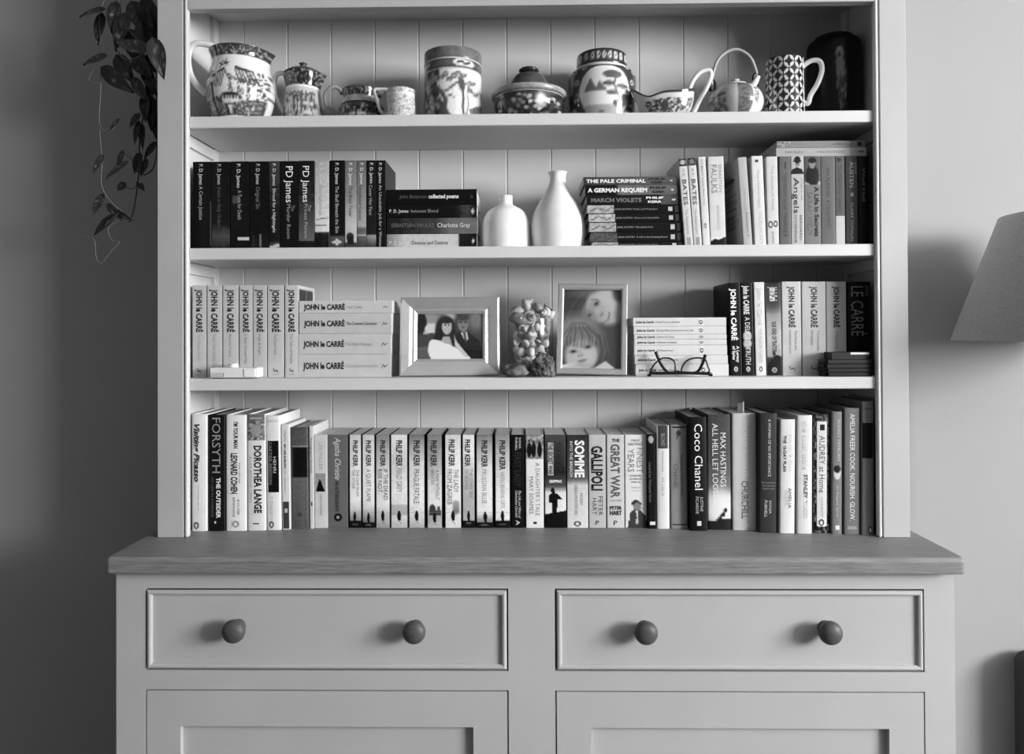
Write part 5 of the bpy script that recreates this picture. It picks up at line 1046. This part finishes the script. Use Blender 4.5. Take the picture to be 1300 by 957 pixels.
# sauce boat
o = pot_root('sauce_boat', 846, .058, 'boat-shaped printed sauce boat with high white handle', 'sauce boat'); X0 = o.location.x
R = (rx(884) - rx(812)) / 2; H = rz(113, PYC - .05)
sb = Canvas(130, 70, 196).rect(0, 1, 0, .1, 60).dots(.1, .7, .28, .9, 150, .02, 55, seed=14).dots(.72, .96, .3, .85, 60, .018, 70, seed=15).ell(.42, .6, .06, .25, 70).rect(0, 1, .9, 1, 60).blur(1)
def boat(X, Y, Zz, Rr, PHI):
    k = np.clip(Zz / H, 0, 1); s = np.sin(PHI); a = np.exp(-((PHI + math.pi / 2) / .5) ** 2)
    return X - .018 * a * k ** 1.5, Y * .58, Zz + k ** 2 * (-.010 * np.exp(-((PHI + .75) / .4) ** 2) + .012 * np.clip(s, 0, 1) ** 2 + .016 * a)
lathe('boat_body', [(0, .001), (R * .62, 0), (R * .68, .006), (R * .84, .3 * H), (R * .94, .6 * H), (R * .97, .85 * H), (R * 1.0, H)], 0, 0, 0, None, o, 130, 8, sb, [(R * .94, H - .001), (R * .85, .7 * H)], boat)
ring_handle('handle', [(hx(874), 0, rz(120)), (hx(879), 0, rz(106)), (hx(889), 0, rz(94)), (hx(901), 0, rz(92)), (hx(902), 0, rz(101)), (hx(896), 0, rz(116)), (hx(888), 0, rz(130)), (hx(880), 0, rz(146))], [.0052] * 50, POTW, o, 10)
# round teapot
o = pot_root('teapot', 933.5, .072, 'round banded teapot with arched cane handle', 'teapot'); X0 = o.location.x
R = (rx(968) - rx(899)) / 2; H = rz(107, PYC - .02)
tp = Canvas(120, 90, 214).rect(.42, .68, 0, 1, 118).stroke([(.42, 0), (.42, 1)], .008, 70).stroke([(.68, 0), (.68, 1)], .008, 90).ell(.15, .5, .2, .5, 170, 0, .6).dots(.66, .8, .2, .7, 40, .02, 110, seed=16).dots(.02, .2, .3, .95, 60, .025, 95, seed=17).dots(.45, .62, .1, .9, 50, .02, 80, seed=18).blur(1)
lathe('teapot_body', [(0, .001), (R * .6, 0), (R * .7, .003), (R * .93, .25 * H), (R, .48 * H), (R * .93, .7 * H), (R * .72, .88 * H), (R * .45, .97 * H)], 0, 0, 0, None, o, 120, 9, tp)
lathe('lid', [(R * .46, 0), (R * .42, .004), (R * .2, .008), (R * .12, .010), (R * .16, .014), (0, .016)], 0, 0, H * .965, mat(190, .2), o, 40, 4)
hp = [(hx(903.5), 0, rz(110)), (hx(905), 0, rz(97)), (hx(912), 0, rz(78)), (hx(925), 0, rz(67.5)), (hx(938), 0, rz(66)), (hx(952), 0, rz(75)), (hx(959.5), 0, rz(92)), (hx(961), 0, rz(103))]
ring_handle('cane_handle', hp, [.0036] * 50, mat(170, .5, kind='cane'), o, 10)
for p in (904.5, 959.5): 
    yq = 112 if p < 930 else 104
    tube('handle_lug', cr([(hx(p) - .004, 0, rz(yq + 6)), (hx(p) - .005, 0, rz(yq - 3)), (hx(p) + .001, 0, rz(yq - 8)), (hx(p) + .006, 0, rz(yq - 2)), (hx(p) + .004, 0, rz(yq + 7))], 4), .0034, mat(20, .3), o, 8)
tube('spout', [(hx(948), -.012, rz(118)), (hx(955), -.016, rz(112)), (hx(960), -.018, rz(103))], [.010, .007, .0045], POTW, o, 14)
# lattice mug
o = pot_root('mug', 996, .085, 'tall black and white lattice-pattern mug with white handle', 'mug'); X0 = o.location.x
R = (rx(1020) - rx(972)) / 2; H = rz(71.5, PYC - .045)
lm = Canvas(200, 220, 16)
q = ((np.arcsin(np.clip(2 * lm.X - 1, -1, 1)) / math.pi + .5) * math.pi * R / .0175); y2 = (lm.Y * H / .0205)
a_, b_ = (q + y2) / math.sqrt(2) * 1.0, (q - y2) / math.sqrt(2) * 1.0
fa, fb = a_ - np.floor(a_), b_ - np.floor(b_); cnt = np.zeros(lm.a.shape)
for i in (-1, 0, 1, 2):
    for j in (-1, 0, 1, 2): cnt += (np.hypot(fa - i, fb - j) < .655)
lm.a = np.where(cnt >= 2, 214., 14.); lm.mix((lm.X > .9) * 1., 215)
lathe('mug_body', [(0, .001), (R * .97, 0), (R, .004), (R * .99, .3 * H), (R * .97, .7 * H), (R * .96, .98 * H), (R * .95, H)], 0, 0, 0, None, o, 200, 16, lm, [(R * .9, H), (R * .88, .8 * H)])
ring_handle('handle', [(hx(1017), -.006, rz(90)), (hx(1027), -.012, rz(83.5)), (hx(1037), -.016, rz(85)), (hx(1040), -.016, rz(96)), (hx(1035), -.014, rz(112)), (hx(1027), -.01, rz(126)), (hx(1024), -.008, rz(136)), (hx(1018), -.006, rz(134))], [.0056] * 50, POTW, o, 12)
# black jar
o = pot_root('black_jar', 1059, .138, 'tall glossy black jar painted with a pale figure', 'jar'); X0 = o.location.x
R = (rx(1093) - rx(1027)) / 2; H = rz(46, PYC - .05)
bj = Canvas(110, 120, 8).ell(.4, .24, .07, .08, 150).poly([(.33, .32), (.46, .28), (.53, .45), (.52, .72), (.42, .9), (.36, .66)], 125).dots(.36, .52, .4, .85, 50, .02, 45, seed=20).ell(.39, .26, .03, .03, 45).dots(.75, .95, .2, .8, 25, .02, 48, seed=22).blur(1)
lathe('jar_body', [(0, .001), (R * .92, 0), (R * .97, .006), (R, .3 * H), (R, .7 * H), (R * .98, .92 * H), (R * .9, .985 * H), (R * .75, H)], 0, 0, 0, vcol_mat(.4, .25), o, 110, 9, bj)
lathe('lid', [(R * .74, 0), (R * .72, .006), (R * .5, .010), (0, .011)], 0, 0, H + .0006, mat(16, .2), o, 48, 4)

# ------------------------------------------------------------------ trailing plant
plant = tag(empty('trailing_plant', (-.76, .09, ZW + HT + .0205)), 'trailing plant with dark silver-flecked heart leaves hanging beside the shelf rack', 'plant')
lathe('pot', [(0, .0005), (.045, 0), (.05, .004), (.06, .06), (.066, .10), (.066, .105)], 0, 0, 0, mat(150, .6), plant, 40, 4, inner=[(.061, .105), (.058, .09), (0, .088)])
def pz(zx, zy, Y):                       # zoomed pixel -> point in the plant's own frame
    return Vector(atY(60 + zx * .3656, zy * .3656, Y)) - plant.location
STEM = mat(92, .6); STEM2 = mat(40, .6)
def leaf_canvas(seed, v=30):
    c = Canvas(24, 34, v); c.dots(.12, .88, .08, .92, 40, .035, 150, seed=seed, al=.65).stroke([(.5, 0), (.5, 1)], .018, v - 10); return c.blur(1)
LC = [leaf_canvas(k) for k in range(4)]
def leaf(base, dirv, L, wd, face, seed, v=1.):
    """heart-shaped leaf: base point, growing direction, the way its upper side faces"""
    d = Vector(dirv).normalized(); f = Vector(face); f = (f - d * f.dot(d)).normalized(); s = d.cross(f)
    nu, nv = 10, 14; V = []; cl = []; F = []; cv = LC[seed % 4]
    for j in range(nv + 1):
        t = j / nv; hwid = wd * (math.sin(math.pi * t ** .62) ** .8 if 0 < t < 1 else 0) * (1 - .25 * t)
        notch = -.16 * L * (1 - t) ** 6
        for i in range(nu + 1):
            q = -1 + 2 * i / nu
            p = Vector(base) + d * (t * L + notch * abs(q) * 1.0) + s * (q * hwid) + f * (.22 * wd * abs(q) - .22 * L * t * t + .02 * wd * math.sin(9 * t + seed))
            V.append(p); cl.append((i / nu, min(.99, t)))
    for j in range(nv):
        for i in range(nu): F.append((j * (nu + 1) + i, j * (nu + 1) + i + 1, (j + 1) * (nu + 1) + i + 1, (j + 1) * (nu + 1) + i))
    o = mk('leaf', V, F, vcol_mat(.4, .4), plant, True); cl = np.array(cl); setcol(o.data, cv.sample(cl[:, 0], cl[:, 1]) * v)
    return o
def stem(pts, r, m=STEM2): return tube('stem', cr([tuple(p) for p in pts], 5), r, m, plant, 6)
rim = Vector((-.05, -.03, .10))
def drop(*pts): return [rim, Vector((-.085, -.045, .09)), Vector((-.11, -.05, .0))] + [pz(*p) for p in pts]
stem(drop((190, 20, .02), (185, 140, .02), (186, 300, .02), (180, 420, .025), (190, 560, .02), (188, 640, .02), (225, 705, .03), (300, 765, .05)), .0011, STEM)
stem(drop((330, 60, .06), (335, 200, .06), (342, 350, .06), (322, 470, .05), (318, 600, .05), (302, 720, .05), (285, 772, .05)), .0015)
stem(drop((372, 80, .10), (378, 300, .1), (379, 540, .08), (345, 605, .06), (305, 590, .05)), .0013)
stem(drop((250, 60, .0), (290, 110, -.01), (345, 175, -.025), (372, 180, -.03)), .0013)
stem([pz(300, 720, .05), pz(262, 760, .04), pz(212, 790, .03), pz(225, 835, .03), pz(250, 840, .03), pz(215, 880, .03), pz(188, 914, .03), pz(170, 895, .03), pz(165, 840, .03), pz(150, 825, .03), pz(105, 815, .03)], .0010, STEM)
stem([pz(186, 290, .02), pz(150, 285, .02), pz(146, 270, .02), pz(165, 232, .02)], .0008, STEM)
stem([pz(181, 430, .025), pz(196, 455, .02), pz(225, 452, .02), pz(240, 422, .02)], .0009, STEM)
stem([pz(230, 150, .0), pz(262, 200, .0), pz(300, 205, -.005), pz(350, 170, -.02)], .0012, STEM)
stem([pz(256, 645, .04), pz(300, 655, .045), pz(312, 630, .05)], .0009)
stem([pz(262, 532, .04), pz(290, 550, .045), pz(318, 600, .05)], .0009)
FR = (0, -1, .15)
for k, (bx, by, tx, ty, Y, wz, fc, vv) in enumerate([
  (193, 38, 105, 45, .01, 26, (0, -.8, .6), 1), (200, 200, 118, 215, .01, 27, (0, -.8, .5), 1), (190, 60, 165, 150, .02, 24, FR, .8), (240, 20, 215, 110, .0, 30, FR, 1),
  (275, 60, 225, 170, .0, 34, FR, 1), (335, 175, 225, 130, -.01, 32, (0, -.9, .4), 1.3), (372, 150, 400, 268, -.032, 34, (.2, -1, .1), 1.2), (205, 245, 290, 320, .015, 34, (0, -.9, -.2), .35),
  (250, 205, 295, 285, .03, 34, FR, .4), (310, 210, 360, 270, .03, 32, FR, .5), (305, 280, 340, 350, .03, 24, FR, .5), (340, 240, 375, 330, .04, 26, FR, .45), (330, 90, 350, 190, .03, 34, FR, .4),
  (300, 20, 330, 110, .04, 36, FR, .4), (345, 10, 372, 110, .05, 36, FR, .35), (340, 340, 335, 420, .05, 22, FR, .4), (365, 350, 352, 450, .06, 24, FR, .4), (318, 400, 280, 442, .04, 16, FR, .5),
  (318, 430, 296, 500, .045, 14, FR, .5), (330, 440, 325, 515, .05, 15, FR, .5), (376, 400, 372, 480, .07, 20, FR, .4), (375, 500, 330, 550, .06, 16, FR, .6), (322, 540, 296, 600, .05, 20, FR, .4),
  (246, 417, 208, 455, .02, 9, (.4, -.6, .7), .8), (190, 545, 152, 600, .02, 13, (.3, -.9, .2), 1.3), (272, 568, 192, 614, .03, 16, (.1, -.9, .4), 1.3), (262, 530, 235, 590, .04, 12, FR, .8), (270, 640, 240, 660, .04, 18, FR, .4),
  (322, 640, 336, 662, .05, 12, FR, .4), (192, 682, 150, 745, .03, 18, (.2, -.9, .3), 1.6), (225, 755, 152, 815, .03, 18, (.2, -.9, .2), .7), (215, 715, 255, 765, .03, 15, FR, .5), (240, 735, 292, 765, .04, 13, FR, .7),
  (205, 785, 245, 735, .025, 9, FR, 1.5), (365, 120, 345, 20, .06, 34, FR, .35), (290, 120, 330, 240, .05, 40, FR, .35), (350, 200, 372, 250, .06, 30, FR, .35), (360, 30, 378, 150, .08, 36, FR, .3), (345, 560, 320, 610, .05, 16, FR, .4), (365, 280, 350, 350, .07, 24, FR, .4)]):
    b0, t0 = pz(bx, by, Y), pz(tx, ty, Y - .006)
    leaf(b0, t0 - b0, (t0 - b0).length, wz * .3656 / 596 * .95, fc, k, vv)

# ------------------------------------------------------------------ lamp on its table
LY = .0
ll = atY(1228, 433, LY); lt = atY(1283, 272, LY); RB_ = .24; LXc = ll.x + RB_; RT_ = LXc - lt.x
tz = 0.0
lamp = tag(empty('floor_lamp', (LXc, LY, tz + .0004)), 'standing lamp with tapered grey linen shade beside the dresser', 'lamp')
lathe('lamp_shade', [(RB_, 0), (RB_ - (RB_ - RT_) * .5, (lt.z - ll.z) * .5), (RT_, lt.z - ll.z)], 0, 0, ll.z - tz, mat(158, .8, kind='linen'), lamp, 72, 6,
      inner=[(RT_ - .002, lt.z - ll.z - .0005), ((RT_ + RB_) / 2 - .002, (lt.z - ll.z) / 2), (RB_ - .002, .0005)])

sh = lamp.children[0]; me = sh.data
bm = bmesh.new(); bm.from_mesh(me); fs = [f for f in bm.faces if len(f.verts) > 10]; bmesh.ops.delete(bm, geom=fs, context='FACES'); bm.to_mesh(me); bm.free()
lathe('lamp_base', [(0, .0), (.09, .0), (.098, .004), (.1, .012), (.06, .02), (.02, .026), (.012, .03)], 0, 0, 0, mat(60, .4, .5), lamp, 40, 4)
tube('pole', [(0, 0, .028), (0, 0, .5), (0, 0, ll.z - tz + .03)], .011, mat(60, .4, .5), lamp, 14)
V, F = [], []
for k in range(3):
    an = k * 2 * math.pi / 3; tv, tf = tube_geo([(0, 0, lt.z - tz - .02), (math.cos(an) * (RT_ - .003), math.sin(an) * (RT_ - .003), lt.z - tz - .004)], .0015, 6); n0 = len(V); V += tv; F += [tuple(i + n0 for i in f) for f in tf]
tv, tf = tube_geo([(0, 0, ll.z - tz + .03), (0, 0, lt.z - tz - .018)], .003, 8); n0 = len(V); V += tv; F += [tuple(i + n0 for i in f) for f in tf]
mk('shade_carrier', V, F, mat(150, .3, .8), lamp)
bx0 = atY(1309, 850, .17).x; bz = atY(1300, 838, .17).z  # bench added out of view; only its shadow reaches the visible wall
ben = tag(empty('unseen_shade_bench', (bx0 + .3, .2, 0)), 'dark bench added out of view to shade the wall beside the lamp', 'bench')
box('seat_pad', -.3, .3, -.035, .05, .12, bz, mat(52, .8, kind='linen'), ben, .03, 5, smooth=True)
for sx in (-.27, .27):
    for sy in (-.03, .03): lathe('leg', [(0, 0), (.010, 0), (.014, .06), (.016, .118), (0, .1195)], sx, sy, 0, mat(40, .5), ben, 12, 2)
